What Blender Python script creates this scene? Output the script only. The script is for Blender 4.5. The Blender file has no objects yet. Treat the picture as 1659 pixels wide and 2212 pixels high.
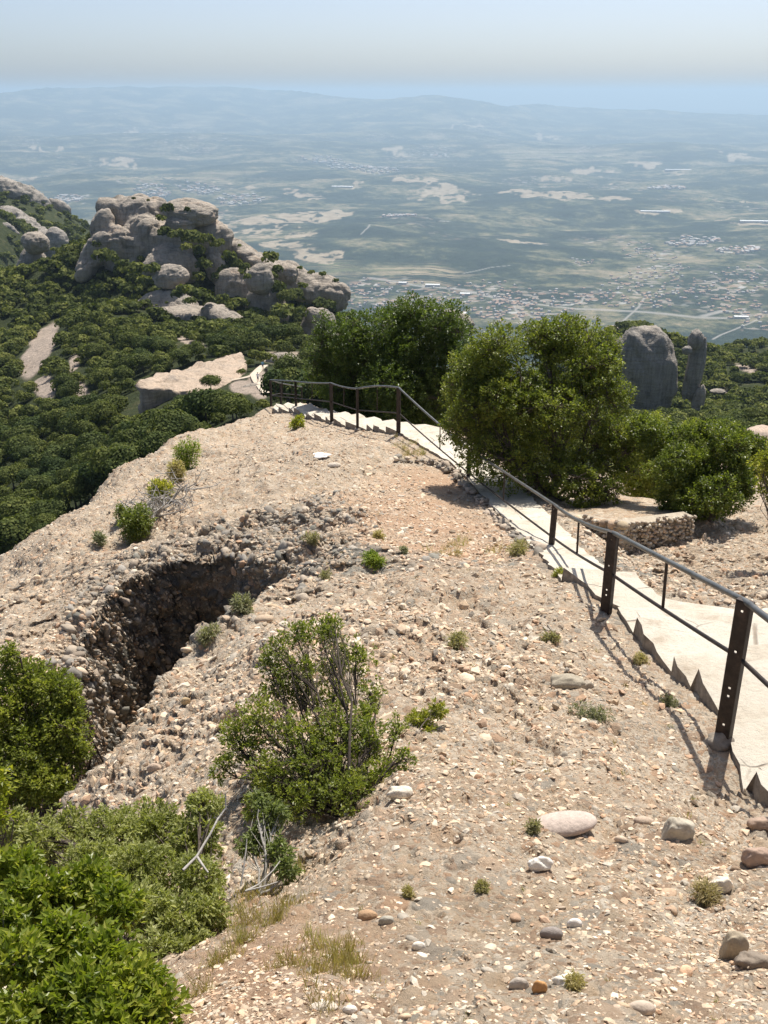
import bpy, math, random
import numpy as np
from mathutils import Vector, Matrix

R = math.radians
rng = np.random.default_rng(7)
random.seed(7)
C = bpy.context.scene.collection

# ------------------------------------------------------------------ camera maths
PITCH = R(23.5); F = 2080.0; CX, CY = 829.5, 1106.0      # layout units: picture 1659 x 2212
CP, SP = math.cos(PITCH), math.sin(PITCH)

def ray(x, y):
    a = (x - CX) / F; b = -(y - CY) / F
    return a, CP + b * SP, -SP + b * CP
def P(x, y, d):
    a, f, u = ray(x, y); s = d / f
    return np.array([a * s, d, u * s])
def Pz(x, y, z):
    a, f, u = ray(x, y); s = z / u
    return np.array([a * s, f * s, z])
def scale_at(x, y, d):                                    # metres per layout unit
    a, f, u = ray(x, y)
    return (d / f) / F
def V(p): return Vector((float(p[0]), float(p[1]), float(p[2])))

# ------------------------------------------------------------------ tags
def tag(o, label=None, cat=None, group=None, kind=None):
    if label: o['label'] = label
    if cat: o['category'] = cat
    if group: o['group'] = group
    if kind: o['kind'] = kind
    return o
def link(name, me, mats=(), parent=None, loc=None):
    o = bpy.data.objects.new(name, me); C.objects.link(o)
    if me is not None:
        for m in (mats if isinstance(mats, (list, tuple)) else [mats]):
            if m is not None and m.name not in [q.name for q in me.materials if q]: me.materials.append(m)
    if parent: o.parent = parent
    if loc is not None: o.location = V(loc)
    return o
def empty(name, loc):
    o = bpy.data.objects.new(name, None); C.objects.link(o); o.location = V(loc)
    o.empty_display_size = 0.1
    return o
def np_mesh(name, v, f, smooth=False, attrs=None, mat_idx=None):
    v = np.ascontiguousarray(v, dtype=np.float32); f = np.ascontiguousarray(f, dtype=np.int32)
    me = bpy.data.meshes.new(name); n, k = f.shape
    me.vertices.add(len(v)); me.vertices.foreach_set('co', v.ravel())
    me.loops.add(n * k); me.loops.foreach_set('vertex_index', f.ravel())
    me.polygons.add(n); me.polygons.foreach_set('loop_start', np.arange(0, n * k, k, dtype=np.int32))
    me.polygons.foreach_set('use_smooth', np.full(n, smooth))
    if mat_idx is not None: me.polygons.foreach_set('material_index', mat_idx.astype(np.int32))
    me.update(calc_edges=True)
    for an, (dom, arr) in (attrs or {}).items():
        if arr.ndim == 1:
            a = me.attributes.new(an, 'FLOAT', dom); a.data.foreach_set('value', arr.astype(np.float32))
        else:
            a = me.attributes.new(an, 'FLOAT_COLOR', dom)
            c = np.ones((len(arr), 4), np.float32); c[:, :3] = arr
            a.data.foreach_set('color', c.ravel())
    return me

# ------------------------------------------------------------------ numpy noise
def _h(ix, iy, iz, s=0):
    n = (ix.astype(np.int64) * 374761393 + iy.astype(np.int64) * 668265263 + iz.astype(np.int64) * 2147483647 + s * 974634777) & 0xFFFFFFFF
    n = ((n ^ (n >> 13)) * 1274126177) & 0xFFFFFFFF
    n = ((n ^ (n >> 16)) * 2246822519) & 0xFFFFFFFF
    return ((n ^ (n >> 15)) & 0xFFFFFF) / float(0xFFFFFF)
def vnoise(p, s=0):
    i = np.floor(p).astype(np.int64); f = p - i; f = f * f * (3 - 2 * f); r = 0
    for dx in (0, 1):
        wx = f[:, 0] if dx else 1 - f[:, 0]
        for dy in (0, 1):
            wy = f[:, 1] if dy else 1 - f[:, 1]
            for dz in (0, 1):
                wz = f[:, 2] if dz else 1 - f[:, 2]
                r = r + wx * wy * wz * _h(i[:, 0] + dx, i[:, 1] + dy, i[:, 2] + dz, s)
    return r * 2 - 1
def fbm(p, oct=4, s=0, gain=.5):
    r = 0; a = 1
    for k in range(oct):
        r = r + a * vnoise(p * 2 ** k + 17.3 * k, s + k); a *= gain
    return r
def worley(p, s=0):
    i = np.floor(p).astype(np.int64); best = np.full(len(p), 9.); sec = best.copy(); idv = np.zeros(len(p))
    for dx in (-1, 0, 1):
        for dy in (-1, 0, 1):
            for dz in (-1, 0, 1):
                a, b, c = i[:, 0] + dx, i[:, 1] + dy, i[:, 2] + dz
                q = np.stack([a + _h(a, b, c, s + 1), b + _h(a, b, c, s + 2), c + _h(a, b, c, s + 3)], 1)
                d = np.sqrt(((p - q) ** 2).sum(1)); m = d < best
                sec = np.where(m, best, np.minimum(sec, d)); idv = np.where(m, _h(a, b, c, s + 5), idv); best = np.where(m, d, best)
    return best, sec, idv

# ------------------------------------------------------------------ materials
def new_mat(name):
    m = bpy.data.materials.new(name); m.use_nodes = True
    nt = m.node_tree; nt.nodes.clear(); return m, nt
class NB:
    def __init__(s, nt): s.nt = nt; s.L = nt.links
    def n(s, t, **kw):
        o = s.nt.nodes.new(t)
        for k, v in kw.items():
            if k in ('ins',): continue
            setattr(o, k, v)
        for k, v in kw.get('ins', {}).items():
            if hasattr(v, 'is_output'): s.L.new(v, o.inputs[k])
            else: o.inputs[k].default_value = v
        return o
    def noise(s, vec, scale, detail=4, rough=.55):
        return s.n('ShaderNodeTexNoise', ins={'Vector': vec, 'Scale': scale, 'Detail': detail, 'Roughness': rough}).outputs['Fac']
    def ramp(s, fac, stops, interp='LINEAR'):
        r = s.n('ShaderNodeValToRGB', ins={'Fac': fac}); r.color_ramp.interpolation = interp
        e = r.color_ramp.elements
        while len(e) < len(stops): e.new(.5)
        for k, (p, c) in enumerate(stops):
            e[k].position = p; e[k].color = (*c, 1) if len(c) == 3 else c
        return r.outputs['Color']
    def mix(s, fac, a, b, blend='MIX'):
        m = s.n('ShaderNodeMix', data_type='RGBA', blend_type=blend)
        for i, v in ((0, fac), (6, a), (7, b)):
            if hasattr(v, 'is_output'): s.L.new(v, m.inputs[i])
            else: m.inputs[i].default_value = (*v, 1) if isinstance(v, tuple) and len(v) == 3 else v
        return m.outputs[2]
    def math(s, op, a, b=0., c=None):
        m = s.n('ShaderNodeMath', operation=op)
        for i, v in enumerate((a, b) if c is None else (a, b, c)):
            if hasattr(v, 'is_output'): s.L.new(v, m.inputs[i])
            else: m.inputs[i].default_value = v
        return m.outputs[0]
    def smooth(s, v, lo, hi):
        m = s.n('ShaderNodeMapRange', ins={'Value': v, 'From Min': lo, 'From Max': hi}); m.interpolation_type = 'SMOOTHSTEP'
        return m.outputs[0]
    def pos(s): return s.n('ShaderNodeNewGeometry').outputs['Position']
    def attr(s, name, col=False):
        return s.n('ShaderNodeAttribute', attribute_name=name).outputs['Color' if col else 'Fac']
    def bump(s, h, dist, strength=1., normal=None):
        ins = {'Height': h, 'Distance': dist, 'Strength': strength}
        if normal is not None: ins['Normal'] = normal
        return s.n('ShaderNodeBump', ins=ins).outputs[0]
    def out(s, col, rough=.9, normal=None, spec=.2, metal=0.):
        p = s.n('ShaderNodeBsdfPrincipled', ins={'Base Color': col, 'Roughness': rough, 'Specular IOR Level': spec, 'Metallic': metal})
        if normal is not None: s.L.new(normal, p.inputs['Normal'])
        o = s.n('ShaderNodeOutputMaterial'); s.L.new(p.outputs[0], o.inputs[0]); return p

PEB = [(0, (.36, .25, .17)), (.18, (.50, .38, .26)), (.34, (.54, .40, .28)), (.46, (.40, .35, .28)), (.58, (.50, .36, .24)),
       (.7, (.60, .50, .38)), (.8, (.46, .29, .18)), (.88, (.33, .30, .25)), (.95, (.68, .61, .50))]
def mat_ground():
    m, nt = new_mat('conglomerate_ground'); b = NB(nt); p = b.pos(); dirt = b.attr('dirt'); grey = b.attr('lichen')  # the lichen attribute also carries shade painted on the cleft
    warp = b.n('ShaderNodeVectorMath', operation='ADD', ins={0: p}).outputs[0]
    nz = b.n('ShaderNodeTexNoise', ins={'Vector': p, 'Scale': 6., 'Detail': 3.}).outputs['Color']
    sc = b.n('ShaderNodeVectorMath', operation='SCALE', ins={0: nz}); sc.inputs['Scale'].default_value = .12
    b.L.new(sc.outputs[0], warp.node.inputs[1])
    cols = None; hs = None
    for scl, rnd, w in ((9., 1., 1.), (24., 1., .8), (60., 1., .5)):
        vo = b.n('ShaderNodeTexVoronoi', ins={'Vector': warp, 'Scale': scl, 'Randomness': rnd})
        sep = b.n('ShaderNodeSeparateColor', ins={'Color': vo.outputs['Color']})
        col = b.ramp(sep.outputs[0], PEB, 'CONSTANT')
        keep = b.math('MULTIPLY', b.smooth(vo.outputs['Distance'], .62, .42), b.math('GREATER_THAN', sep.outputs[1], {9.: .62, 24.: .45, 60.: .2}[scl]))
        hh = b.math('MULTIPLY', keep, b.math('SUBTRACT', 1., vo.outputs['Distance']))
        if cols is None: cols = [(keep, col)]; hs = b.math('MULTIPLY', hh, .028)
        else: cols.append((keep, col)); hs = b.math('MAXIMUM', hs, b.math('MULTIPLY', hh, {24.: .013, 60.: .006}[scl]))
    matrix = b.ramp(b.noise(p, 3.2, 8, .72), [(.28, (.35, .275, .195)), (.43, (.51, .425, .32)), (.58, (.63, .545, .43)), (.75, (.54, .465, .365))])
    big = b.ramp(b.noise(p, .55, 5, .6), [(.35, (.86, .8, .74)), (.55, (1, 1, 1)), (.72, (1.0, .9, .82))])
    base = b.mix(1., matrix, big, 'MULTIPLY')
    for keep, col in reversed(cols): base = b.mix(b.math('MULTIPLY', keep, .8), base, col)
    dcol = b.ramp(b.noise(p, 22., 6, .75), [(.3, (.34, .20, .12)), (.5, (.47, .30, .19)), (.7, (.58, .42, .29))])
    base = b.mix(b.math('MULTIPLY', dirt, .75), base, dcol)
    lich_shade = b.ramp(b.noise(p, 9., 6, .7), [(.3, (.12, .115, .10)), (.5, (.24, .23, .20)), (.7, (.38, .36, .31))])  # lichen greys, also used to paint shade on the cleft wall
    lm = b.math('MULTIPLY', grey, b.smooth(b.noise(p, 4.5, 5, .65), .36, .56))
    base = b.mix(lm, base, lich_shade)
    fine = b.noise(p, 120., 4, .7)
    base = b.mix(.55, base, b.mix(fine, (.38, .36, .34), (1.4, 1.38, 1.36)), 'MULTIPLY')
    h = b.math('ADD', hs, b.math('MULTIPLY', b.noise(p, 30., 7, .8), .030))
    b.out(base, .92, b.bump(h, 1., 1.), .15)
    return m
def mat_rock(name, light=(.42, .37, .315), dark=(.26, .24, .21), pink=(.48, .385, .305), sc=1., bumpd=.6):
    m, nt = new_mat(name); b = NB(nt); p = b.pos()
    n1 = b.noise(p, .16 * sc, 6, .65)
    base = b.ramp(n1, [(.34, dark), (.47, light), (.58, light), (.68, pink)])
    st = b.n('ShaderNodeMapping', ins={'Vector': p, 'Scale': (.08 * sc, .08 * sc, .9 * sc)}).outputs[0]
    base = b.mix(.55, base, b.ramp(b.noise(st, 1., 6, .7), [(.3, (.55, .54, .52)), (.5, (1, 1, 1)), (.7, (1.15, 1.1, 1.05))]), 'MULTIPLY')
    vst = b.n('ShaderNodeMapping', ins={'Vector': p, 'Scale': (.9 * sc, .9 * sc, .06 * sc)}).outputs[0]
    base = b.mix(.55, base, b.ramp(b.noise(vst, 1., 5, .7), [(.35, (.5, .5, .5)), (.55, (1.1, 1.1, 1.08))]), 'MULTIPLY')
    base = b.mix(.5, base, b.ramp(b.noise(p, 3.2 * sc, 5, .8), [(.3, (.55, .55, .55)), (.7, (1.35, 1.32, 1.28))]), 'MULTIPLY')
    h = b.math('ADD', b.math('MULTIPLY', b.noise(p, .7 * sc, 8, .7), bumpd), b.math('MULTIPLY', b.noise(st, 1.2, 5, .7), bumpd * .8))
    b.out(base, .95, b.bump(h, 1.), .1)
    return m
def mat_leaf(name, c1, c2, c3, trans=.3, rough=.42, spec=.45):
    m, nt = new_mat(name); b = NB(nt)
    t = b.attr('tint'); oi = b.n('ShaderNodeObjectInfo').outputs['Random']
    col = b.ramp(t, [(0., c1), (.5, c2), (1., c3)])
    col = b.mix(1., col, b.ramp(oi, [(0., (.66, .74, .80)), (1., (1.34, 1.2, 1.0))]), 'MULTIPLY')
    p = b.n('ShaderNodeBsdfPrincipled', ins={'Base Color': col, 'Roughness': rough, 'Specular IOR Level': spec})
    tr = b.n('ShaderNodeBsdfTranslucent', ins={'Color': b.mix(1., col, (1.5, 1.6, .7), 'MULTIPLY')})
    mx = b.n('ShaderNodeMixShader', ins={0: trans}); b.L.new(p.outputs[0], mx.inputs[1]); b.L.new(tr.outputs[0], mx.inputs[2])
    o = b.n('ShaderNodeOutputMaterial'); b.L.new(mx.outputs[0], o.inputs[0])
    return m
def mat_simple(name, stops, scale, rough=.85, bd=.003, metal=0., spec=.3, detail=6):
    m, nt = new_mat(name); b = NB(nt); p = b.pos(); n = b.noise(p, scale, detail, .65)
    b.out(b.ramp(n, stops), rough, b.bump(b.noise(p, scale * 2.5, 5, .7), bd), spec, metal); return m
def mat_tinted(name, rough=.85, bd=.004, sc=40.):
    m, nt = new_mat(name); b = NB(nt); p = b.pos(); c = b.attr('col', True)
    c2 = b.mix(.7, c, b.ramp(b.noise(p, sc, 5, .7), [(.3, (.68, .66, .64)), (.7, (1.25, 1.22, 1.18))]), 'MULTIPLY')
    b.out(c2, rough, b.bump(b.noise(p, sc * 1.5, 5, .7), bd), .2); return m

M_ground = mat_ground()
M_rock = mat_rock('weathered_rock', bumpd=1.1)
M_rockfar = mat_rock('hazy_mountain_rock', sc=.5, bumpd=1.5)
M_rocknear = mat_rock('near_rock', light=(.47, .38, .31), dark=(.30, .26, .22), pink=(.52, .38, .29), sc=9., bumpd=.05)
M_greyrock = mat_rock('grey_tower_rock', light=(.36, .33, .295), dark=(.25, .235, .215), pink=(.40, .35, .30), sc=1.2, bumpd=1.)
M_path = None
def mat_path():
    m, nt = new_mat('worn_concrete'); b = NB(nt); p = b.pos()
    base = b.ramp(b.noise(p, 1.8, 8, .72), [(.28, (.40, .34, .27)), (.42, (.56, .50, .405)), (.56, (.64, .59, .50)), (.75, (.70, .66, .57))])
    vo = b.n('ShaderNodeTexVoronoi', ins={'Vector': p, 'Scale': 1.1}); vo.feature = 'DISTANCE_TO_EDGE'
    crackm = b.math('MULTIPLY', b.smooth(vo.outputs['Distance'], .012, .0), b.smooth(b.noise(p, 1.3, 3), .48, .6))
    base = b.mix(b.math('MULTIPLY', crackm, .75), base, (.25, .19, .14))
    base = b.mix(b.math('MULTIPLY', b.smooth(b.noise(p, 4., 6, .7), .55, .70), .6), base, (.40, .32, .235))
    base = b.mix(b.math('MULTIPLY', b.smooth(b.noise(p, .9, 7, .75), .50, .66), .5), base, (.42, .36, .28))
    base = b.mix(.4, base, b.ramp(b.noise(p, 45., 5, .8), [(.3, (.72, .7, .68)), (.65, (1.1, 1.1, 1.1))]), 'MULTIPLY')
    h = b.math('ADD', b.math('MULTIPLY', b.noise(p, 14., 8, .75), .03), b.math('MULTIPLY', crackm, -.02))
    b.out(base, .9, b.bump(h, 1.), .15); return m
M_path = mat_path()
M_trail = mat_simple('trail_dust', [(.3, (.40, .33, .25)), (.7, (.58, .51, .41))], 1.2, .95, .02)
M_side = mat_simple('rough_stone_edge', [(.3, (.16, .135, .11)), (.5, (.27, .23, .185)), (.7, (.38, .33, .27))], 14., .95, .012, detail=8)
M_iron = mat_simple('rusty_painted_iron', [(.3, (.018, .014, .012)), (.55, (.038, .029, .025)), (.75, (.075, .05, .038))], 18., .55, .0015, .4, .4)
M_rail = mat_simple('weathered_steel_rail', [(.3, (.10, .10, .095)), (.6, (.19, .19, .18)), (.8, (.17, .13, .10))], 9., .42, .0008, .6, .5)
M_bark = mat_simple('grey_bark', [(.3, (.06, .045, .035)), (.6, (.13, .105, .085)), (.8, (.20, .175, .15))], 60., .95, .004)
M_twig = mat_simple('dark_twig_bark', [(.3, (.035, .026, .02)), (.7, (.10, .08, .065))], 60., .95, .003)
M_dead = mat_simple('bleached_wood', [(.3, (.28, .26, .23)), (.7, (.50, .47, .43))], 50., .9, .003)
M_oak = mat_leaf('holm_oak_leaf', (.070, .102, .018), (.135, .175, .034), (.28, .31, .068), .38)
M_shrub = mat_leaf('kermes_oak_leaf', (.15, .18, .03), (.27, .29, .055), (.46, .44, .10), .45)
M_grey_leaf = mat_leaf('grey_green_leaf', (.19, .21, .065), (.30, .32, .11), (.44, .44, .17), .38, .55)
M_bright = mat_leaf('bright_leaf', (.12, .165, .018), (.24, .28, .035), (.46, .44, .09), .45, .38)
M_lime = mat_leaf('lime_herb', (.10, .16, .02), (.20, .27, .03), (.30, .34, .06), .3, .7)
M_forest = mat_leaf('forest_foliage', (.044, .062, .019), (.08, .105, .032), (.155, .18, .058), .22, .8, .1)
M_dry = mat_leaf('dry_grass', (.22, .18, .09), (.36, .30, .16), (.30, .31, .13), .3, .8)
M_herb = mat_leaf('grey_herb', (.22, .21, .11), (.32, .30, .17), (.42, .38, .24), .4, .8)
M_peb = mat_tinted('loose_stones')
M_wall = mat_tinted('stone_wall_stones', .9, .006, 30.)

# ------------------------------------------------------------------ terrain from surveyed points
VIS = [  # (x, y, distance) seen points
 (830,2200,1.7),(1400,2200,1.75),(1640,2150,1.95),(450,2190,1.8),(1000,2000,2.5),(1500,2000,2.6),(640,2010,2.5),
 (1000,1800,3.4),(1400,1800,3.5),(1640,1800,3.65),(850,1790,3.42),(1000,1600,4.7),(1300,1600,4.85),(1490,1640,4.85),
 (850,1700,3.95),(700,1915,2.85),(790,1800,3.35),(560,2080,2.2),
 (900,1450,6.1),(1200,1450,6.35),(1350,1480,6.2),(900,1300,8.4),(1200,1330,8.1),(1100,1400,7.1),
 (850,1200,10.6),(1000,1200,11.0),(1140,1235,10.4),(800,1100,13.7),(960,1100,14.2),(1060,1145,13.0),(900,1040,16.6),(985,1040,16.6),
 (700,1000,17.5),(860,1000,18.2),(650,950,20.8),(800,950,20.3),(600,905,25.8),(700,925,22.5),(870,965,19.4),
 # left slab in front of the cleft
 (700,1350,7.6),(600,1400,7.0),(520,1360,8.4),(450,1420,8.0),(400,1500,7.2),(500,1500,6.6),(600,1550,5.6),(500,1650,5.1),(650,1650,4.6),
 (150,1737,5.75),(220,1668,6.15),(300,1565,6.85),(350,1492,7.35),(400,1435,7.85),(450,1394,8.3),(490,1360,8.65),(340,1560,6.6),(300,1700,5.5),(260,1640,6.1),(200,1740,5.6),(420,1740,4.7),(560,1760,4.2),
 # cleft rim and the dome behind it
 (120,1425,9.75),(190,1400,9.95),(240,1330,10.5),(300,1290,10.9),(390,1255,11.4),(480,1230,11.7),(580,1225,11.6),(660,1240,11.0),
 (0,1420,9.8),(0,1330,12.0),(100,1300,12.1),(60,1360,11.),(200,1240,12.6),(300,1170,14.3),(420,1150,14.4),(550,1100,15.2),(650,1120,13.8),(700,1200,11.5),
 (100,1180,15.2),(220,1080,18.0),(330,1030,20.2),(450,1000,20.5),(520,960,22.6),(560,930,24.0),
 (0,1250,14.6),(60,1185,16.4),(140,1115,18.2),(250,1025,21.4),(370,958,24.4),(450,935,25.4),(580,897,27.0),
 # right of the stairs
 (1659,1330,8.6),(1600,1260,10.4),(1450,1240,10.8),(1600,1190,12.4),(1400,1215,11.7),(1640,1110,15.4),(1500,1180,12.8),(1330,1190,12.8),
 (1200,1105,15.1),(1120,1035,17.0),(1250,1150,13.5),(1659,1420,6.9),
 (1659,1600,4.9),
 # middle distance
 (555,815,165),(600,790,180),(640,772,190),(530,835,158),(400,850,152),(300,905,142),
 (0,1190,105),(0,1100,125),(200,1000,135),(400,925,118),(550,885,100),(0,1000,160),(0,900,200),(0,800,250),(0,700,320),(0,620,380),
 (200,900,170),(200,800,220),(200,700,280),(190,610,340),(400,770,220),(400,715,285),(500,740,245),(600,745,230),(600,710,290),(650,745,215),
 (300,610,330),(450,610,345),(560,665,320),(650,660,345),(720,670,350),(250,500,360),(400,510,360),(330,560,340),(480,560,355),(560,590,350),(640,620,355),
 (1300,728,450),(1400,745,480),(1550,765,520),(1659,825,470),(1450,905,330),(1600,900,300),(1550,975,230),(1400,930,260),(1650,1010,150),
 (0,395,850),(60,420,860),(120,455,880),(200,492,900),(0,500,760),(100,560,700),(50,600,640),(180,540,760)]
HID = [  # (x, y for the bearing, distance, height)
 (830,2212,.3,-1.65),(200,2212,.6,-2.0),(1500,2212,.5,-1.7),(830,2212,1.,-1.72),
 (100,2100,2.2,-3.1),(300,2050,2.5,-2.9),(300,1950,3.0,-3.7),(100,1900,3.5,-4.6),(500,1900,3.2,-3.35),(0,1900,3.0,-4.9),(-200,2000,3.,-5.),
 (650,1900,3.12,-3.12),(700,1810,3.6,-3.42),(770,1740,3.85,-3.45),(600,1830,3.65,-3.6),(430,1850,4.0,-3.9),
 (200,1850,4.6,-4.6),(60,1800,5.2,-5.3),(0,1700,6.,-5.7),(-200,1700,6.,-6.6),(100,1600,7.5,-5.6),(0,1550,8.,-5.9),
 (-200,1400,10.2,-6.9),(-250,1250,14.,-8.2),
 (-50,1250,22,-17),(60,1185,24,-17),(200,1050,30,-19),(330,958,33,-17),(450,930,34,-16),(560,890,36,-15.5),(640,870,38,-14),
 (0,1200,50,-36),(200,1000,55,-36),(400,900,60,-30),(550,850,70,-28),(-300,1200,30,-26),(-300,1100,100,-60),(-300,900,250,-90),
 (650,870,30,-9.3),(750,880,29,-9.5),(850,880,27,-9.2),(950,900,24,-9.0),(1100,950,22,-9.2),(1250,1050,19,-8.8),(1400,1080,18.5,-8.6),(1500,1080,18,-8.5),
 (900,850,40,-16),(1100,900,34,-15),(1300,950,32,-14.5),(1500,980,30,-13),(1640,985,40,-15.2),(1800,1000,30,-13),
 (900,850,100,-34),(900,850,220,-68),(1000,800,400,-150),(1100,850,250,-85),(1200,850,120,-42),(1400,950,80,-34),(1600,1000,80,-31),(1850,900,200,-60),(1850,800,500,-110),
 (750,750,300,-92),(800,700,400,-140),(100,500,500,-190),(0,600,470,-150),(300,500,440,-130),(500,550,440,-140),(700,600,440,-160),
 (300,500,700,-330),(600,600,700,-330),(1000,700,700,-320),(1400,700,700,-290),(1700,700,700,-260),(0,400,1200,-400),(200,480,1200,-420),(-300,400,900,-60),(-300,400,1300,-400)]
HID += [(x, 400, 1700, -700) for x in (-300, 100, 500, 900, 1300, 1700, 2000)] + [(x, 400, 2600, -885) for x in (-400, 0, 400, 830, 1250, 1700, 2100)]
cp = []
for x, y, d in VIS: p = P(x, y, d); cp.append(p)
for x, y, d, z in HID:
    a, f, u = ray(x, y); cp.append(np.array([a * d / f, d, z]))
for X, Y, z in ((4, 3, -3.2), (7, 6, -4.4), (12, 8, -6.2), (-6, 1, -6), (-12, 4, -10), (3, .5, -1.9), (-2, .3, -2.2), (14, 16, -8.6), (26, 20, -15), (-22, 8, -18), (20, 5, -9), (-4, 3, -5.2)):
    cp.append(np.array([X, Y, z]))
cp = np.array(cp)
def uvspace(x, y):
    r = np.hypot(x, y); return np.stack([np.arctan2(x, y), np.log(r + .35)], -1)
CU = uvspace(cp[:, 0], cp[:, 1]); EPS = .025
# heights are solved relative to the falling base so near and far share one surface
def zbase(r): return -1.3 - .30 * r ** .93
def kern(d2): return np.sqrt(d2 + EPS * EPS)
D2 = ((CU[:, None] - CU[None]) ** 2).sum(-1); n = len(cp)
rr = np.hypot(cp[:, 0], cp[:, 1]); wv = (cp[:, 2] - zbase(rr)) / (rr + .5)
A = np.zeros((n + 1, n + 1)); A[:n, :n] = kern(D2) - 1e-4 * np.eye(n); A[:n, n] = A[n, :n] = 1
sol = np.linalg.solve(A, np.append(wv, 0)); sol32 = sol[:n].astype(np.float32); CU32 = CU.astype(np.float32)
def H(x, y):
    x = np.atleast_1d(np.asarray(x, float)); y = np.atleast_1d(np.asarray(y, float)); sh = x.shape
    x = x.ravel(); y = y.ravel(); o = np.empty(len(x))
    for s in range(0, len(x), 40000):
        xx, yy = x[s:s + 40000], y[s:s + 40000]; U = uvspace(xx, yy)
        U = U.astype(np.float32); d2 = U[:, None, 0] - CU32[None, :, 0]; d2 *= d2; e_ = U[:, None, 1] - CU32[None, :, 1]; e_ *= e_; d2 += e_; d2 += EPS * EPS; np.sqrt(d2, out=d2)
        r = np.hypot(xx, yy)
        o[s:s + 40000] = zbase(r) + (r + .5) * (d2 @ sol32 + sol[n])
    return o.reshape(sh)
def px_of(p):
    x, y, z = p[..., 0], p[..., 1], p[..., 2]
    w = y * CP - z * SP; v = y * SP + z * CP
    w = np.where(w < 1e-3, 1e-3, w)
    return CX + F * x / w, CY - F * v / w
SURF = {}
def Hs(x, y):
    x = np.atleast_1d(np.asarray(x, float)); y = np.atleast_1d(np.asarray(y, float)); z = H(x, y)
    if SURF:
        r = np.hypot(x, y); a = np.arctan2(x, y); m = (r < 47) & (r > .31) & (np.abs(a) < R(27))
        ri = np.clip(np.searchsorted(RADII, r), 0, NRr - 1)
        ci = np.clip(np.round((a / R(27) * .86 + 1) / 2 * (NCc - 1)).astype(int), 0, NCc - 1)
        z = np.where(m, SURF['z'][ri, ci], z)
    return z
def hit(x, y, d0=.8, d1=1500.):                             # where the view line meets the terrain
    a, f, u = ray(x, y); ds = np.exp(np.linspace(math.log(d0), math.log(d1), 1400))
    zs = Hs(a * ds / f, ds) - u * ds / f; k = np.argmax(zs > 0)
    if zs[k] <= 0: return None
    return P(x, y, ds[k])

# ---- the stairs (stations: height, left edge, right edge)
ST = [(-3.52, (1760, 1850), (2250, 1800)), (-3.66, (1680, 1752), (2100, 1640)), (-3.70, (1622, 1665), (1990, 1560)),
      (-3.86, (1622, 1665), (1990, 1560)), (-3.88, (1560, 1545), (1850, 1460)), (-3.88, (1497, 1444), (1790, 1405)),
      (-4.04, (1497, 1444), (1790, 1405)), (-4.06, (1451, 1417), (1740, 1380)),
      (-4.21, (1451, 1417), (1740, 1380)), (-4.24, (1374, 1331), (1720, 1350)),
      (-4.40, (1374, 1331), (1720, 1350)), (-4.42, (1339, 1312), (1660, 1330)),
      (-4.56, (1339, 1312), (1600, 1318)), (-4.60, (1290, 1285), (1440, 1292)), (-4.66, (1250, 1252), (1392, 1262)), (-4.68, (1218, 1226), (1368, 1236)),
      (-4.84, (1218, 1226), (1330, 1224)), (-5.25, (1165, 1192), (1272, 1198)), (-5.90, (1108, 1142), (1205, 1130)),
      (-6.42, (1050, 1080), (1150, 1075)), (-6.76, (975, 998), (1075, 1008)), (-6.98, (868, 938), (965, 926))]
zz = -6.98
ends = [((833, 921), (918, 916)), ((808, 915), (880, 911)), ((790, 916), (850, 906)), ((748, 910), (808, 900)), ((721, 903), (775, 892)),
        ((703, 900), (745, 889)), ((681, 893), (722, 886)), ((662, 892), (703, 882)), ((635, 880), (672, 871)), ((624, 880), (650, 869)), ((602, 880), (622, 869)), ((588, 882), (598, 871))]
for l, r in ends:
    ST.append((zz, l, r)); zz -= .14; ST.append((zz, l, r))
stL, stR = [], []
for k, (z, l, r) in enumerate(ST):
    if k and ST[k - 1][1] == l and (ST[k - 1][2] == r or z == -4.84):    # a riser: straight down from the tread above
        a_, b_ = stL[-1].copy(), stR[-1].copy(); a_[2] = b_[2] = z; stL.append(a_); stR.append(b_)
    else: stL.append(Pz(l[0], l[1], z)); stR.append(Pz(r[0], r[1], z))
# sink the ground beneath the stairs
SS = []; GG = []
for k in range(len(ST) - 1):
    for t in np.linspace(0, 1, 2 + int(np.linalg.norm(stL[k + 1][:2] - stL[k][:2]) / .09))[:-1]:
        for s in (.02, .12, .3, .5, .7, .9):
            SS.append((stL[k] * (1 - s) + stR[k] * s) * (1 - t) + (stL[k + 1] * (1 - s) + stR[k + 1] * s) * t)
            run = np.linalg.norm(stL[k + 1][:2] - stL[k][:2]) > .02
            nxt = ST[k + 2][0] if (k + 2 < len(ST) and run and np.linalg.norm(stL[k + 2][:2] - stL[k + 1][:2]) < .02) else ST[k + 1][0]
            GG.append((ST[k][0] * (1 - t) + nxt * t if run else ST[k + 1][0]) - .035)
SS = np.array(SS); GG = np.array(GG)
def sink(v):
    out = v[:, 2].copy(); near = np.where((v[:, 1] < 32) & (v[:, 1] > 2) & (v[:, 0] > -6) & (v[:, 0] < 6))[0]
    for s in range(0, len(near), 20000):
        ix = near[s:s + 20000]
        d2 = ((v[ix, None, :2] - SS[None, :, :2]) ** 2).sum(-1); k = d2.argmin(1); d = np.sqrt(d2[np.arange(len(ix)), k])
        w = np.clip(1 - (d - .28) / .7, 0, 1); w = w * w * (3 - 2 * w); gz = GG[k]
        out[ix] = out[ix] * (1 - w) + gz * w
        out[ix] = np.where(d < .16, np.minimum(out[ix], SS[k, 2] - .05), out[ix])
    return out
def bern(name, ya, yb):                                        # smooth window in layout y
    pass
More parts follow.
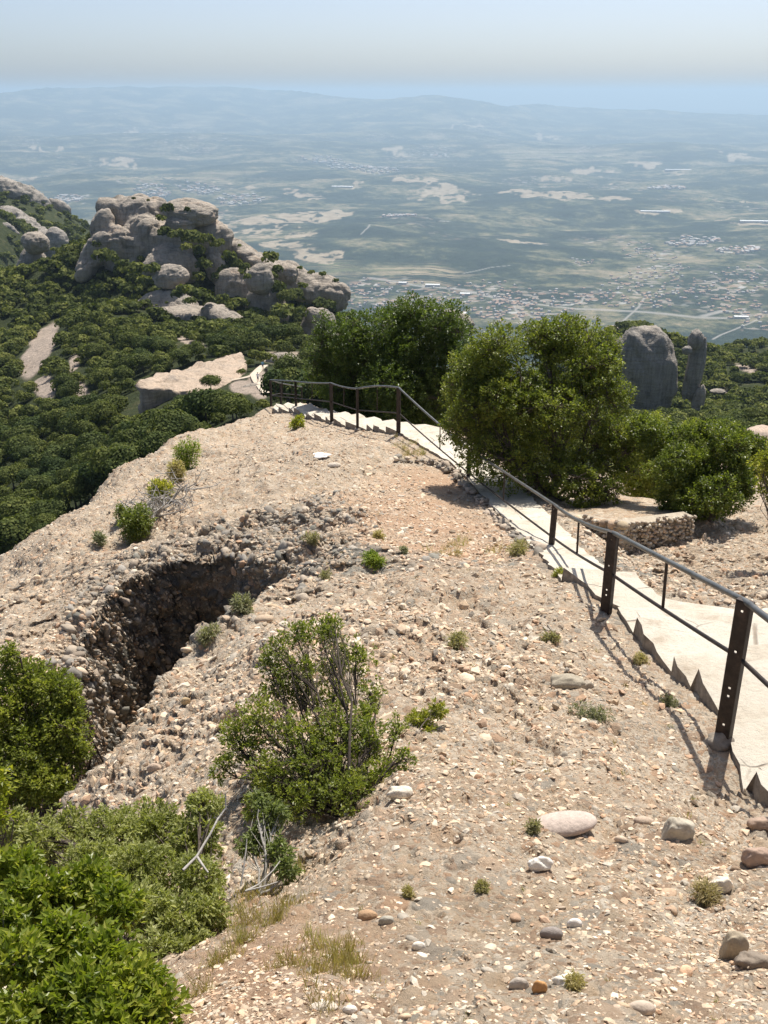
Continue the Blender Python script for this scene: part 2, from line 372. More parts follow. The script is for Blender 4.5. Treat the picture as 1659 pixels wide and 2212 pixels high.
# dirt hollow, crumbly zone and dark wall masks, defined on the ground plane
def blob(v, pts, rad):
    out = np.zeros(len(v))
    for (x, y, d, k) in pts:
        p = P(x, y, d); out = np.maximum(out, np.clip(1.3 - np.hypot(v[:, 0] - p[0], v[:, 1] - p[1]) / (rad * k), 0, 1))
    return np.clip(out, 0, 1)
def masks(v):
    dirt = blob(v, [(880, 1090, 14.4, 1.0), (950, 1140, 12.8, 1.1), (1010, 1190, 11.2, .9), (900, 1180, 11.4, .6), (840, 1130, 13., .5), (560, 2080, 2.2, .35), (500, 2150, 1.9, .3), (930, 1040, 16.5, .8)], 1.3)
    crumb = blob(v, [(420, 1290, 10.9, .7), (550, 1240, 11.1, .9), (650, 1230, 11.2, .8), (500, 1180, 12.8, .7), (590, 1130, 13.8, .9), (300, 1400, 10.2, .6), (700, 1080, 14.5, .7), (230, 1480, 9.6, .6), (700, 1190, 11.8, .7), (470, 1400, 8.5, .35), (740, 1130, 13., .6)], 1.1)
    return dirt, crumb

RADII = np.sort(np.concatenate([np.exp(np.linspace(math.log(.3), math.log(48.), 1100)), np.linspace(9.2, 14.6, 440) + .0007]))
def sheet(r0, r1, nr, az0, az1, nc, azd=None):
    r = np.exp(np.linspace(math.log(r0), math.log(r1), nr)) if azd is None else azd
    s = np.linspace(-1, 1, nc)
    az = np.where(np.abs(s) < .86, s / .86 * R(27), np.sign(s) * (R(27) + (np.abs(s) - .86) / .14 * (R(az1) - R(27))))
    A_, R_ = np.meshgrid(az, r); x = (R_ * np.sin(A_)).ravel(); y = (R_ * np.cos(A_)).ravel()
    i = np.arange(len(r) - 1)[:, None] * nc + np.arange(nc - 1)[None]
    i = i.ravel(); f = np.stack([i, i + 1, i + nc + 1, i + nc], 1)
    return x, y, f
def normals(v, nr, nc):
    g = v.reshape(nr, nc, 3); a = np.gradient(g, axis=0); b = np.gradient(g, axis=1); nn = np.cross(b, a)
    nn /= np.linalg.norm(nn, axis=2, keepdims=True) + 1e-9
    return nn.reshape(-1, 3)

NRr, NCc = len(RADII), 640
gx, gy, gf = sheet(.3, 48., NRr, -80, 80, NCc, RADII)
gv = np.stack([gx, gy, H(gx, gy)], 1)
gd, gc = masks(gv)
rad = np.hypot(gx, gy)
ov = fbm(np.stack([gx * .55, gy * .55, gx * 0], 1), 4, 3) * .10 + fbm(np.stack([gx * 2.2, gy * 2.2, gx * 0 + 3], 1), 4, 9) * .045
led = fbm(np.stack([gx * .8 + gy * .3, gy * .9, gx * 0 + 7], 1), 5, 13) * 2.6; lf = led - np.floor(led)
ov += (np.floor(led) + np.clip(lf / .14, 0, 1)) * .036
ov += fbm(np.stack([gx * 6., gy * 6., gx * 0 + 5], 1), 4, 19) * .030 + np.abs(fbm(np.stack([gx * 13., gy * 13., gx * 0 + 5], 1), 3, 29)) * .022
gv[:, 2] += ov * np.clip(rad / 6, .45, 1.) * (1 - .8 * gd)
gv[:, 2] = sink(gv)
def edge_line(pts):
    kx, kd = [], []
    for x_, y_, d_ in pts: a_, f_, u_ = ray(x_, y_); kx.append(math.atan2(a_, f_)); kd.append(math.hypot(d_, d_ * a_ / f_))
    o_ = np.argsort(kx); return np.array(kx)[o_], np.array(kd)[o_]
NE = edge_line([(-250,1950,4.4),(0,1850,5.0),(120,1760,5.6),(150,1737,5.75),(220,1668,6.15),(300,1565,6.85),(350,1492,7.35),(400,1435,7.85),(450,1394,8.3),(490,1360,8.65),(560,1322,9.4),(640,1290,10.0)])
FEP = [(182,1366),(215,1312),(262,1266),(330,1226),(400,1200),(470,1190),(560,1205),(640,1245)]
FE = edge_line([(-250, 1700, 6.0), (0, 1640, 6.7), (100, 1600, 7.5), (140, 1520, 8.6)] + [(x_, y_, hit(x_, y_, 8.8, 40.)[1]) for x_, y_ in FEP])
gaz = np.arctan2(gx, gy); wobn = fbm(np.stack([gx * 1.1, gy * 1.1, gx * 0 + 2], 1), 4, 88)
ne = np.interp(gaz, *NE) + wobn * .10; fe = np.interp(gaz, *FE) + wobn * .22
dcut = np.interp(gaz, [R(-40), R(-27), R(-12.), R(-9.6), R(-7.4), R(-5.2)], [3.3, 3.3, 3.1, 1.5, .55, 0.])
tn_ = np.clip((rad - ne) / np.minimum(.95, (fe - ne) * .4), 0, 1); tn_ = tn_ * tn_ * (3 - 2 * tn_); tf_ = np.clip((fe - rad) / .75, 0, 1) ** .8
gc = np.clip(np.maximum(gc, np.clip(1.15 - np.abs(rad - fe - .5 + wobn) / 1.5, 0, 1) * np.clip((gaz + R(23)) / R(3), 0, 1) * np.clip((-gaz - R(2)) / R(4), 0, 1) * .9), 0, 1)
CUT = tn_ * tf_; gv[:, 2] -= dcut * CUT
# knobbly conglomerate pushed out along the normal
nn = normals(gv, NRr, NCc)
p3 = gv.copy()
w1, w1b, id1 = worley(p3 * 7.5, 11); w2, w2b, id2 = worley(p3 * 17., 21)
steep = np.clip((.75 - nn[:, 2]) / .35, 0, 1)
amp = (.018 + .085 * gc + .03 * steep) * (1 - .8 * gd)
dsp = (np.clip(.62 - w1, 0, 1) * (id1 > .45) * 1.6 - .1) * amp + np.clip(.6 - w2, 0, 1) * (id2 > .4) * (.011 + .02 * gc) * (1 - .5 * gd)
dsp += (fbm(p3 * 1.6, 3, 41) * .13 + fbm(p3 * 6.5, 4, 43) * .08) * np.clip(gc + steep * .6, 0, 1)
dsp -= np.clip(.55 - w2, 0, 1) * (id2 < .22) * .05 * (1 - .7 * gd)
gv += nn * (dsp * np.clip(rad / 2, .3, 1))[:, None]
SURF['z'] = gv[:, 2].reshape(NRr, NCc).copy()
# the wall of the cleft leans out over its foot
und = CUT * np.clip((rad - ne - .8) / np.maximum(fe - ne - 1.2, .3), 0, 1) * np.clip(dcut / 3., 0, 1)
gv[:, 1] += 1.5 * und
lich_shade = np.clip(np.clip((rad - 4) / 20, 0, .2) + gc * .5 + (CUT > .02) * .7 + steep * .3 - gd, 0, 1)  # some lichen, plus shade painted into the cleft and steep faces
EDGE = gv[:, 1] < .0
ground = link('ground', np_mesh('ground', gv, gf, True, {'dirt': ('POINT', gd), 'lichen': ('POINT', lich_shade)}), M_ground)
tag(ground, kind='structure')

# ------------------------------------------------------------------ middle hills
def mat_hills():
    m, nt = new_mat('scrub_hillside'); b = NB(nt); p = b.pos()
    g = b.ramp(b.noise(p, .25, 8, .7), [(.3, (.022, .030, .012)), (.55, (.045, .055, .022)), (.72, (.10, .09, .05))])
    rk = b.ramp(b.noise(p, .8, 8, .7), [(.3, (.26, .22, .18)), (.7, (.46, .37, .30))])
    mk = b.attr('bare'); base = b.mix(mk, g, rk)
    b.out(base, .95, b.bump(b.noise(p, .5, 8, .7), 1.2), .1); return m
mnr, mnc = 620, 620
mx, my, mf = sheet(44., 2700., mnr, -60, 60, mnc)
mv = np.stack([mx, my, H(mx, my)], 1); mr = np.hypot(mx, my)
mv[:, 2] += fbm(np.stack([mx * .02, my * .02, mx * 0], 1), 5, 5) * np.clip((mr - 60) * .02, 0, 3.2)
mv[:, 2] -= np.clip((60 - mr) / 16, 0, 1) * 1.5
BARE = [(85, 760, 235, 9), (70, 790, 225, 7), (100, 830, 205, 6), (178, 850, 190, 5), (190, 862, 185, 4), (160, 785, 225, 4), (405, 738, 265, 4), (430, 745, 255, 3),
        (560, 815, 165, 5), (600, 780, 185, 7), (640, 772, 192, 7), (520, 835, 158, 4), (545, 840, 156, 3), (1450, 860, 330, 9), (1550, 845, 360, 4), (1495, 910, 300, 5), (1600, 800, 470, 6)]
PATCH = [(84,756,24,66,32),(98,836,24,24,25),(180,850,12,26,-20),(158,785,11,20,10),(405,738,26,6,25),(430,745,18,5,20),(600,775,40,12,5),(640,775,30,12,5),(530,838,30,14,0),(560,830,22,30,0),(1450,870,0,0,0),(1610,795,26,6,15),(1500,905,8,14,10),(1555,845,14,6,0),(1340,735,10,5,0)]
def patch_mask(ux_, uy_, g_=1.):
    o = np.zeros(np.shape(ux_))
    for x, y, a, b_, t in PATCH:
        if a == 0: continue
        c, s_ = math.cos(R(t)), math.sin(R(t)); dx, dy = ux_ - x, uy_ - y; o = np.maximum(o, np.clip((g_ * 1.12 - np.sqrt(((dx * c + dy * s_) / a) ** 2 + ((-dx * s_ + dy * c) / b_) ** 2)) * 6, 0, 1))
    return o
def HH(x, y):
    r = np.hypot(x, y); return H(x, y) + fbm(np.stack([x * .02, y * .02, x * 0], -1), 5, 5) * np.clip((r - 60) * .02, 0, 3.2)
def hill_hit(x, y, d0=110., d1=400.):
    a, f, u = ray(x, y); ds = np.linspace(d0, d1, 900); zs = HH(a * ds / f, ds) - u * ds / f; k = int(np.argmax(zs > 0)); return P(x, y, ds[k]) if zs[k] > 0 else P(x, y, 170.)
hx_, hy_ = px_of(mv); wn = fbm(np.stack([mx * .12, my * .12, mx * 0], 1), 4, 65) * 5
bare = patch_mask(hx_ + wn, hy_ + wn * .6)
hills = tag(link('hills', np_mesh('hills', mv, mf, True, {'bare': ('POINT', bare)}), mat_hills()), kind='structure')

# ------------------------------------------------------------------ the far plain
FIELDS = [(255,356,35,4),(230,378,14,3),(300,305,30,4),(190,310,22,3),(60,378,40,5),(520,402,28,6),(645,415,26,6),(680,425,12,4),(900,402,55,5),(950,415,50,8),(990,428,32,8),
 (1110,420,40,5),(1180,428,70,6),(1270,435,70,5),(1420,458,36,3),(1470,368,28,3),(680,462,80,12),(600,480,110,7),(540,475,45,8),(520,498,40,5),(590,500,30,7),(640,515,50,8),(560,516,30,6),(600,535,40,8),
 (690,560,42,9),(640,545,25,5),(1450,320,45,2),(1210,382,35,4),(1290,362,45,3),(1380,350,40,3),(1650,482,60,5),(1570,470,20,3),(450,460,40,5),(470,438,30,4),
 (1130,520,70,3),(1110,415,30,3),(860,335,30,3),(1080,345,30,2),(1330,395,30,3),(1000,300,40,2),(700,395,18,3),(760,405,16,4),(100,338,30,3),(1600,340,40,3),(1190,260+40,40,2),(400,345,25,2)]
TOWNS = [(850,625,110,30),(980,650,150,28),(1130,665,90,26),(800,610,60,18),(1050,620,90,22),(1200,640,130,22),(1400,640,110,24),(1380,600,90,20),(1430,575,70,16),(1560,620,90,24),(1600,590,60,14),(1640,690,60,24),(1570,660,70,16),(1410,540,55,12),(1370,525,35,8),(1260,560,35,6),
 (520,425,50,14),(430,405,45,12),(770,365,60,12),(820,375,40,10),(1260,325,50,6),(330,415,40,10),(150,430,30,8),(700,350,50,8),(940,330,60,6),(1500,520,60,8),(1590,540,50,7),(860,470,40,6),(60,330,40,6),(1440,405,40,4)]
ROADS = [[(800,590),(860,597),(930,605),(1000,612),(1080,632),(1160,648),(1250,660),(1340,668),(1420,676),(1500,684),(1570,687),(1615,684),(1605,675),(1560,672),(1520,682)],
         [(1130,690),(1120,668),(1110,650),(1160,640),(1255,648),(1262,635)],[(1290,745),(1330,705),(1380,662),(1395,640)],[(820,385),(815,370),(826,355)],[(780,520),(795,510),(800,500)],[(1560,560),(1600,562),(1635,570),(1659,585)],
         [(1340,590),(1380,575),(1430,570),(1460,560)],[(1000,585),(1060,575),(1100,572)],[(1540,735),(1580,715),(1640,690)],[(1110,515),(1150,525),(1195,527)],[(1659,550),(1500,545),(1380,530)]]
def mat_plain():
    m, nt = new_mat('valley_plain'); b = NB(nt); p = b.pos()
    wood = b.ramp(b.noise(p, .0016, 12, .78), [(.40, (.010, .020, .012)), (.50, (.026, .038, .022)), (.54, (.09, .095, .05)), (.62, (.24, .20, .13))])
    wood = b.mix(.8, wood, b.ramp(b.noise(p, .014, 6, .8), [(.32, (.35, .4, .35)), (.5, (1, 1, 1)), (.68, (1.7, 1.6, 1.45))]), 'MULTIPLY')
    vo = b.n('ShaderNodeTexVoronoi', ins={'Vector': b.n('ShaderNodeMapping', ins={'Vector': p, 'Scale': (.0021, .0013, 1.)}).outputs[0], 'Scale': 1.})
    sep = b.n('ShaderNodeSeparateColor', ins={'Color': vo.outputs['Color']})
    fld = b.ramp(sep.outputs[0], [(0, (.26, .21, .13)), (.3, (.36, .29, .19)), (.5, (.16, .17, .08)), (.7, (.42, .34, .23)), (.85, (.12, .14, .06))], 'CONSTANT')
    mk = b.math('MULTIPLY', b.smooth(b.noise(p, .00035, 6, .65), .55, .62), b.math('GREATER_THAN', sep.outputs[1], .45))
    base = b.mix(b.math('MULTIPLY', mk, .8), wood, fld)
    f2 = b.ramp(b.noise(p, .012, 6, .7), [(.3, (.24, .19, .13)), (.5, (.36, .29, .20)), (.62, (.42, .35, .25)), (.75, (.22, .20, .12))])
    base = b.mix(b.attr('field'), base, f2)
    speck = b.n('ShaderNodeTexVoronoi', ins={'Vector': p, 'Scale': .028}); s2 = b.n('ShaderNodeSeparateColor', ins={'Color': speck.outputs['Color']})
    ham = b.math('MULTIPLY', b.smooth(b.noise(p, .0005, 7, .7), .54, .62), .85)
    tm = b.math('MULTIPLY', b.math('MAXIMUM', b.attr('town'), ham), b.math('GREATER_THAN', s2.outputs[0], .76))
    base = b.mix(b.math('MULTIPLY', tm, .7), base, b.ramp(s2.outputs[1], [(0, (.36, .31, .26)), (.4, (.32, .22, .16)), (.7, (.22, .20, .17)), (.9, (.5, .48, .45))], 'CONSTANT'))
    base = b.mix(b.attr('road'), base, (.34, .32, .29))
    b.out(base, .95, b.bump(b.noise(p, .02, 8, .7), 9.), .1); return m
rads = np.concatenate([np.exp(np.linspace(math.log(1900), math.log(11000), 520)), np.exp(np.linspace(math.log(11000), math.log(62000), 190))[1:]])
pnc = 1100
pxs, pys, pf = sheet(0, 0, 0, -50, 50, pnc, rads)
pr = np.hypot(pxs, pys)
PZ = -850.
rel = fbm(np.stack([pxs / 1500, pys / 1500, pxs * 0], 1), 6, 77) * np.clip((pr - 2600) / 4500, .15, 1) * 65
SIL = np.array([(-600,215),(0,198),(100,201),(230,193),(300,191),(420,187),(550,188),(650,196),(760,208),(900,212),(1000,222),(1150,232),(1300,240),(1659,246),(2200,250)], float)
ax = CX + F * np.tan(np.arctan2(pxs, pys)) * CP            # column of a far point, near the horizon
silz = np.tan(-(PITCH - np.arctan((CY - np.interp(ax, SIL[:, 0], SIL[:, 1])) / F)))
ridge_r = 27000 + fbm(np.stack([ax / 300, ax * 0, ax * 0], 1), 3, 5) * 2500
top = silz * ridge_r - PZ + fbm(np.stack([pxs / 2600, pys / 2600, pxs * 0], 1), 5, 15) * 45
prof = np.clip(1 - np.abs(pr - ridge_r) / np.where(pr < ridge_r, 9000, 9000), 0, 1) ** 1.5
low = np.clip(1 - np.abs(pr - 17500) / 4000, 0, 1) * (150 + 130 * fbm(np.stack([pxs / 4200, pys / 3200, pxs * 0], 1), 4, 25)) * np.interp(ax, [0, 300, 900, 1659], [1., 1.2, .8, .45])
pz = PZ + rel + prof * top + np.clip(low, 0, None)
pv = np.stack([pxs, pys, pz], 1)
flatv = np.stack([pxs, pys, np.full(len(pxs), PZ)], 1)
ux, uy = px_of(flatv); wob = np.stack([pxs / 260, pys / 420, pxs * 0], 1); nx_ = fbm(wob, 4, 33); ny_ = fbm(wob, 4, 44)
field = np.zeros(len(pv)); town = field.copy(); road = field.copy()
pq = np.stack([ux / 26, uy / 7, ux * 0], 1); fx, fy = ux + nx_ * 9 + fbm(pq, 4, 55) * 26, uy + ny_ * 2 + fbm(pq, 4, 56) * 4.5; brk = fbm(np.stack([ux / 14, uy / 3.2, ux * 0], 1), 4, 57)
for x, y, a, b_ in FIELDS: field = np.maximum(field, np.clip((1.12 - np.sqrt(((fx - x) / a) ** 2 + ((fy - y) / b_) ** 2)) * 5, 0, 1))
for x, y, a, b_ in TOWNS: town = np.maximum(town, np.clip((1.3 - np.sqrt(((fx - x) / a) ** 2 + ((fy - y) / b_) ** 2)) * 1.6, 0, 1))
for k, pl in enumerate(ROADS):
    for (x0, y0), (x1, y1) in zip(pl[:-1], pl[1:]):
        q = flatv; A0 = Pz(x0, y0, PZ)[:2]; B0 = Pz(x1, y1, PZ)[:2]; e = B0 - A0; t = np.clip(((q[:, :2] - A0) @ e) / (e @ e), 0, 1)
        dd = np.linalg.norm(q[:, :2] - A0 - t[:, None] * e, axis=1)
        road = np.maximum(road, np.clip(1.5 - dd / (16 if k == 0 else 5), 0, 1))
field *= np.clip((brk + .55) * 3, 0, 1) * .9; road *= .75
plain = tag(link('plain', np_mesh('plain', pv, pf, True, {'field': ('POINT', field), 'town': ('POINT', town), 'road': ('POINT', road)}), mat_plain()), kind='structure')
def plain_z(x, y):
    r = np.hypot(x, y); return PZ + fbm(np.array([[x / 1500, y / 1500, 0.]]), 6, 77)[0] * min(max((r - 2600) / 4500, .15), 1) * 65

# ------------------------------------------------------------------ houses of the valley
def mat_flat(name, c, rough=.9):
    m, nt = new_mat(name); b = NB(nt); p = b.pos()
    b.out(b.mix(.3, (*c, 1), b.ramp(b.noise(p, .3, 4), [(.3, (.8, .8, .8)), (.7, (1.15, 1.15, 1.15))]), 'MULTIPLY'), rough); return m
M_hw = mat_flat('house_plaster', (.50, .46, .40)); M_hr = mat_flat('house_roof_tile', (.38, .26, .19)); M_hs = mat_flat('house_roof_grey', (.44, .42, .40)); M_hwh = mat_flat('shed_roof_white', (.72, .72, .70))
def house_mesh(w, l, h, rise, mats):
    v = [(-w, -l, -6), (w, -l, -6), (w, l, -6), (-w, l, -6), (-w, -l, h), (w, -l, h), (w, l, h), (-w, l, h), (0, -l, h + rise), (0, l, h + rise)]
    f = [(0, 1, 5, 4), (1, 2, 6, 5), (2, 3, 7, 6), (3, 0, 4, 7), (4, 5, 8), (6, 7, 9), (5, 6, 9, 8), (7, 4, 8, 9)]
    me = bpy.data.meshes.new('house'); me.from_pydata(v, [], f)
    for m in mats: me.materials.append(m)
    me.polygons[6].material_index = me.polygons[7].material_index = 1; me.update(); return me
HM = [house_mesh(5.5, 7.5, 6, 2.6, (M_hw, M_hr)), house_mesh(6, 10, 6, 2.2, (M_hw, M_hr)), house_mesh(5, 6.5, 8, 2.4, (M_hw, M_hs)), house_mesh(7, 9, 5, 2.5, (M_hw, M_hr))]
spots = []
for x, y, a, b_ in TOWNS[:16]:
    for k in range(int(a * b_ / 52) + 5):
        t = random.random() * 6.283; q = math.sqrt(random.random())
        hx, hy = x + a * q * math.cos(t) * 1.1, y + b_ * q * math.sin(t) * 1.1
        spots.append(Pz(hx, hy, PZ))
spots = [s for s in spots if -2500 < s[0] < 4500]
spots.sort(key=lambda s: s[1])
for k, s in enumerate(spots[:300]):
    me = HM[k % 4]; o = link('house', me)
    o.location = (s[0], s[1], plain_z(s[0], s[1])); o.rotation_euler = (0, 0, random.random() * 3.14); o.scale = (1, 1, 1)
    tag(o, ['small plaster house with a terracotta roof in the hazy valley town', 'long plaster house with a terracotta roof in the hazy valley town',
            'tall plaster house with a pale grey roof in the hazy valley town', 'broad low house with a terracotta roof in the hazy valley town'][k % 4], 'house', 'houses of the valley town')
def merged(name, insts, mats):                             # many small buildings as one mesh
    vs, fs, mi, off = [], [], [], 0
    for me_i, loc, rot, sc in insts:
        w, l, h, rise, m0 = me_i; c, s_ = math.cos(rot), math.sin(rot)
        q = np.array([(-w, -l, -6), (w, -l, -6), (w, l, -6), (-w, l, -6), (-w, -l, h), (w, -l, h), (w, l, h), (-w, l, h), (0, -l, h + rise), (0, l, h + rise)], float) * sc
        vs.append(np.stack([q[:, 0] * c - q[:, 1] * s_, q[:, 0] * s_ + q[:, 1] * c, q[:, 2]], 1) + loc)
        fs.append(np.array([(0, 1, 5, 4), (1, 2, 6, 5), (2, 3, 7, 6), (3, 0, 4, 7), (4, 5, 8, 8), (6, 7, 9, 9), (5, 6, 9, 8), (7, 4, 8, 9)]) + off); mi += [0] * 6 + [m0] * 2; off += 10
    tri = [tuple(dict.fromkeys(r)) for f in fs for r in f.tolist()]
    me = bpy.data.meshes.new(name); me.from_pydata(np.concatenate(vs).tolist(), [], tri)
    for m in mats: me.materials.append(m)
    me.polygons.foreach_set('material_index', mi); me.update()
    return link(name, me)
ins = []
for s in spots[300:]: ins.append(((5.5, 7.5, 6, 2.4, random.choice((1, 1, 2))), (s[0], s[1], plain_z(s[0], s[1])), random.random() * 3.14, 1.))
for x, y, a, b_ in TOWNS[16:]:
    for k in range(46):
        t = random.random() * 6.283; q = math.sqrt(random.random()); s = Pz(x + a * q * math.cos(t), y + b_ * q * math.sin(t), PZ)
        ins.append(((8, 12, 7, 2, random.choice((1, 2, 2))), (s[0], s[1], plain_z(s[0], s[1]) + 2), random.random() * 3.14, s[1] / 9000 + .5))
tag(merged('distant_houses', ins, (M_hw, M_hr, M_hs)), 'scatter of far pale houses across the hazy plain', 'houses', kind='stuff')
SHEDS = [(935, 604, 26, 60, 'long white warehouse beside the valley road'), (985, 668, 22, 75, 'long pale factory hall just above the tree tops'), (870, 600, 22, 34, 'small white shed left along the valley road'), (1005, 622, 26, 40, 'grey roofed workshop beneath the valley road'),
         (1600, 688, 22, 48, 'pale depot at the end of the valley road'), (945, 663, 20, 36, 'white hall left of the long factory hall'), (740, 408, 60, 170, 'big white warehouse among the far fields'), (300, 307, 90, 300, 'bright far warehouse row on the left plain'), (1465, 366, 70, 260, 'bright white plant roofs on the far right plain'), (1415, 457, 45, 190, 'long white greenhouse beside tan fields'), (1640, 480, 45, 230, 'bright long quarry shed at the right edge of the plain')]
for x, y, w, l, lab in SHEDS:
    s = Pz(x, y, PZ); o = link('warehouse', house_mesh(w * .6, l * .6, 9, 3, (M_hs, M_hwh))); o.location = (s[0], s[1], plain_z(s[0], s[1])); o.rotation_euler = (0, 0, 1.45); tag(o, lab, 'warehouse', 'large halls on the plain')

# ------------------------------------------------------------------ rocks
def ico(sub):
    import bmesh
    bm = bmesh.new(); bmesh.ops.create_icosphere(bm, subdivisions=sub, radius=1.)
    v = np.array([q.co[:] for q in bm.verts]); f = np.array([[w.index for w in q.verts] for q in bm.faces]); bm.free(); return v, f
ICO = {k: ico(k) for k in (1, 2, 3, 4, 5)}
rocks_xyz = []
def rot_y(v, a):                                              # tilt in the picture plane (clockwise positive)
    c, s = math.cos(a), math.sin(a); return np.stack([v[:, 0] * c + v[:, 2] * s, v[:, 1], -v[:, 0] * s + v[:, 2] * c], 1)
seedc = [0]
def rock(x, y, w, h, d, label, tilt=0, depth=.9, mat=None, sub=5, rough=.10, crease=.03, square=0., name='rock_outcrop', cat='rock', group=None, keep=True, sink_=0.):
    seedc[0] += 1; s = seedc[0]; v, f = ICO[sub]; v = v.copy()
    if square: v = np.sign(v) * np.abs(v) ** (1 - square); 
    m = scale_at(x, y, d); rx, rz = w / 2 * m, h / 2 * m; ry = rx * depth
    q = v * 1.7 + s * 7.1
    disp = fbm(q, 5, s, .5) * rough
    st = fbm(np.stack([v[:, 0] * .5, v[:, 1] * .5, v[:, 2] * 7 + s], 1), 3, s + 50) * crease
    cr = worley(v * 1.6 + s * 3.3, s)[0:2]; ck = np.clip((cr[1] - cr[0]) * 7, 0, 1)
    v = v * (1 + disp + st - (1 - ck) * crease * 1.3)[:, None]
    v = v * np.array([rx, ry, rz]); v = rot_y(v, R(tilt)); c = P(x, y, d); c[2] -= sink_
    o = link(name, np_mesh(name, v, f, True), mat or M_rock, loc=c)
    tag(o, label, cat, group)
    if keep: rocks_xyz.append((c, rx, ry, rz, R(tilt)))
    return o
G = 'rock domes of the peak across the valley'
D = 350
def fused(name, parts, label, vox, mat, seed, amp=1.3, group=None):
    vs, fs, o = [], [], 0
    for k, (x, y, w, h, d, t, dep) in enumerate(parts):
        v, f = ICO[4]; v = v * (1 + fbm(v * 1.1 + k * 4.7, 3, seed + k) * .13)[:, None]; v = np.sign(v) * np.abs(v) ** .9
        m = scale_at(x, y, d); rx, rz = w / 2 * m, h / 2 * m; c = P(x, y, d); rocks_xyz.append((c, rx, rx * dep, rz, R(t)))
        vs.append(rot_y(v * np.array([rx, rx * dep, rz]), R(t)) + c); fs.append(f + o); o += len(v)
    o_ = bpy.data.objects.new('tmp', np_mesh('tmp', np.concatenate(vs), np.concatenate(fs), True)); C.objects.link(o_)
    md = o_.modifiers.new('r', 'REMESH'); md.mode = 'VOXEL'; md.voxel_size = vox
    sm = o_.modifiers.new('s', 'SMOOTH'); sm.factor = .5; sm.iterations = 4
    dg = bpy.context.evaluated_depsgraph_get(); me = bpy.data.meshes.new_from_object(o_.evaluated_get(dg)); bpy.data.objects.remove(o_)
    n_ = len(me.vertices); v = np.empty(n_ * 3, np.float32); me.vertices.foreach_get('co', v); v = v.reshape(-1, 3).astype(float)
    nr = np.empty(n_ * 3, np.float32); me.vertices.foreach_get('normal', nr); nr = nr.reshape(-1, 3)
    w1_, w2_, _ = worley(v / 11. + fbm(v / 9., 3, seed)[:, None] * .35, seed)
    d = fbm(v / 9., 5, seed + 3) * amp * .55 + fbm(np.stack([v[:, 0] / 22, v[:, 1] / 22, v[:, 2] / 1.9], 1), 3, seed + 5) * amp * .2 + fbm(v / 2.6, 4, seed + 9) * amp * .16 - np.clip(1 - (w2_ - w1_) * 7, 0, 1) * amp * .55
    v = v + nr * d[:, None]; me.vertices.foreach_set('co', v.astype(np.float32).ravel()); me.polygons.foreach_set('use_smooth', [True] * len(me.polygons)); me.update()
    c = v.mean(0); me.transform(Matrix.Translation(V(-c))); o = link(name, me, mat, loc=c); tag(o, label, 'rock', group); return o
fused('rock_peak', [(232,454,50,66,356,5,1.2),(262,448,60,50,356,0,1.1),(305,482,118,118,356,0,1.),(340,470,60,90,356,0,1.),(222,494,52,92,345,20,.9),(198,556,48,130,338,33,.9),(182,585,40,60,334,30,.9),(258,548,66,120,342,8,.9),(290,560,60,90,342,0,.9),
 (325,545,100,150,347,-18,.9),(365,515,70,80,352,0,1.),(410,513,150,62,350,6,1.),(462,509,84,66,347,14,1.),(372,572,124,84,337,10,.8),(335,585,60,60,334,0,.8),(462,574,42,78,342,-5,.9)],
 'broad grey and pink summit of fused rock domes across the valley', .62, M_rock, 301)
fused('rock_peak', [(340,680,110,90,312,-25,.8),(365,668,120,80,313,0,.8),(425,684,180,42,308,12,.7),(490,694,120,52,303,32,.7),(525,712,60,30,300,40,.7)],
 'pale sloping rock slabs at the foot of the peak under the split boulder', .5, M_rock, 321, .9)
fused('rock_peak', [(515,645,90,130,327,-14,.8),(545,620,70,80,328,0,.8),(575,665,90,110,322,10,.9),(590,690,70,60,320,20,.9),(545,660,80,90,326,0,.8),(480,668,60,60,328,-20,.8)],
 'pale rock cone under the mushroom boulder right of the peak', .5, M_rock, 331, .8)
fused('rock_peak', [(515,548,110,52,354,30,.7),(560,570,120,50,352,28,.8),(620,600,70,60,349,0,.8),(650,618,120,66,349,28,.8),(700,624,100,54,352,32,.9),(728,640,50,60,349,10,1.),(600,600,140,80,356,20,.6),(640,650,140,60,358,20,.6)],
 'long rock ridge falling right from the summit to a blunt nose', .55, M_rock, 341)
fused('rock_peak', [(685,712,84,90,320,28,.9),(700,735,90,60,318,20,.9),(650,745,80,34,305,10,.8)], 'pale rock slope low between the ridge and the dark tree', .5, M_rock, 351, .8)
PK = [(412,460,120,58,344,'upper right summit dome with a rounded overhanging lip',4,1.), (390,484,64,38,338,'small dome lobe tucked under the upper right summit dome',0,1.),
 (369,598,78,54,316,'round split boulder dome on the front of the peak',-12,.95), (561,604,60,66,316,'mushroom shaped boulder capping a pale cone',0,1.),
 (622,592,46,44,343,'round boulder cap on the right hand ridge',0,1.), (674,680,36,34,316,'small round knob above the lower right slope',0,1.),
 (77,525,58,50,380,'block shaped head of the lone pillar at left',8,1.), (72,580,66,96,385,'tapering stem of the lone pillar at left',12,1.), (62,612,54,34,372,'pale sloping foot of the lone pillar at left',-40,.8)]
for (x, y, w, h, d, lab, t, dep) in PK: rock(x, y, w, h, d, lab, t, dep, group=G)
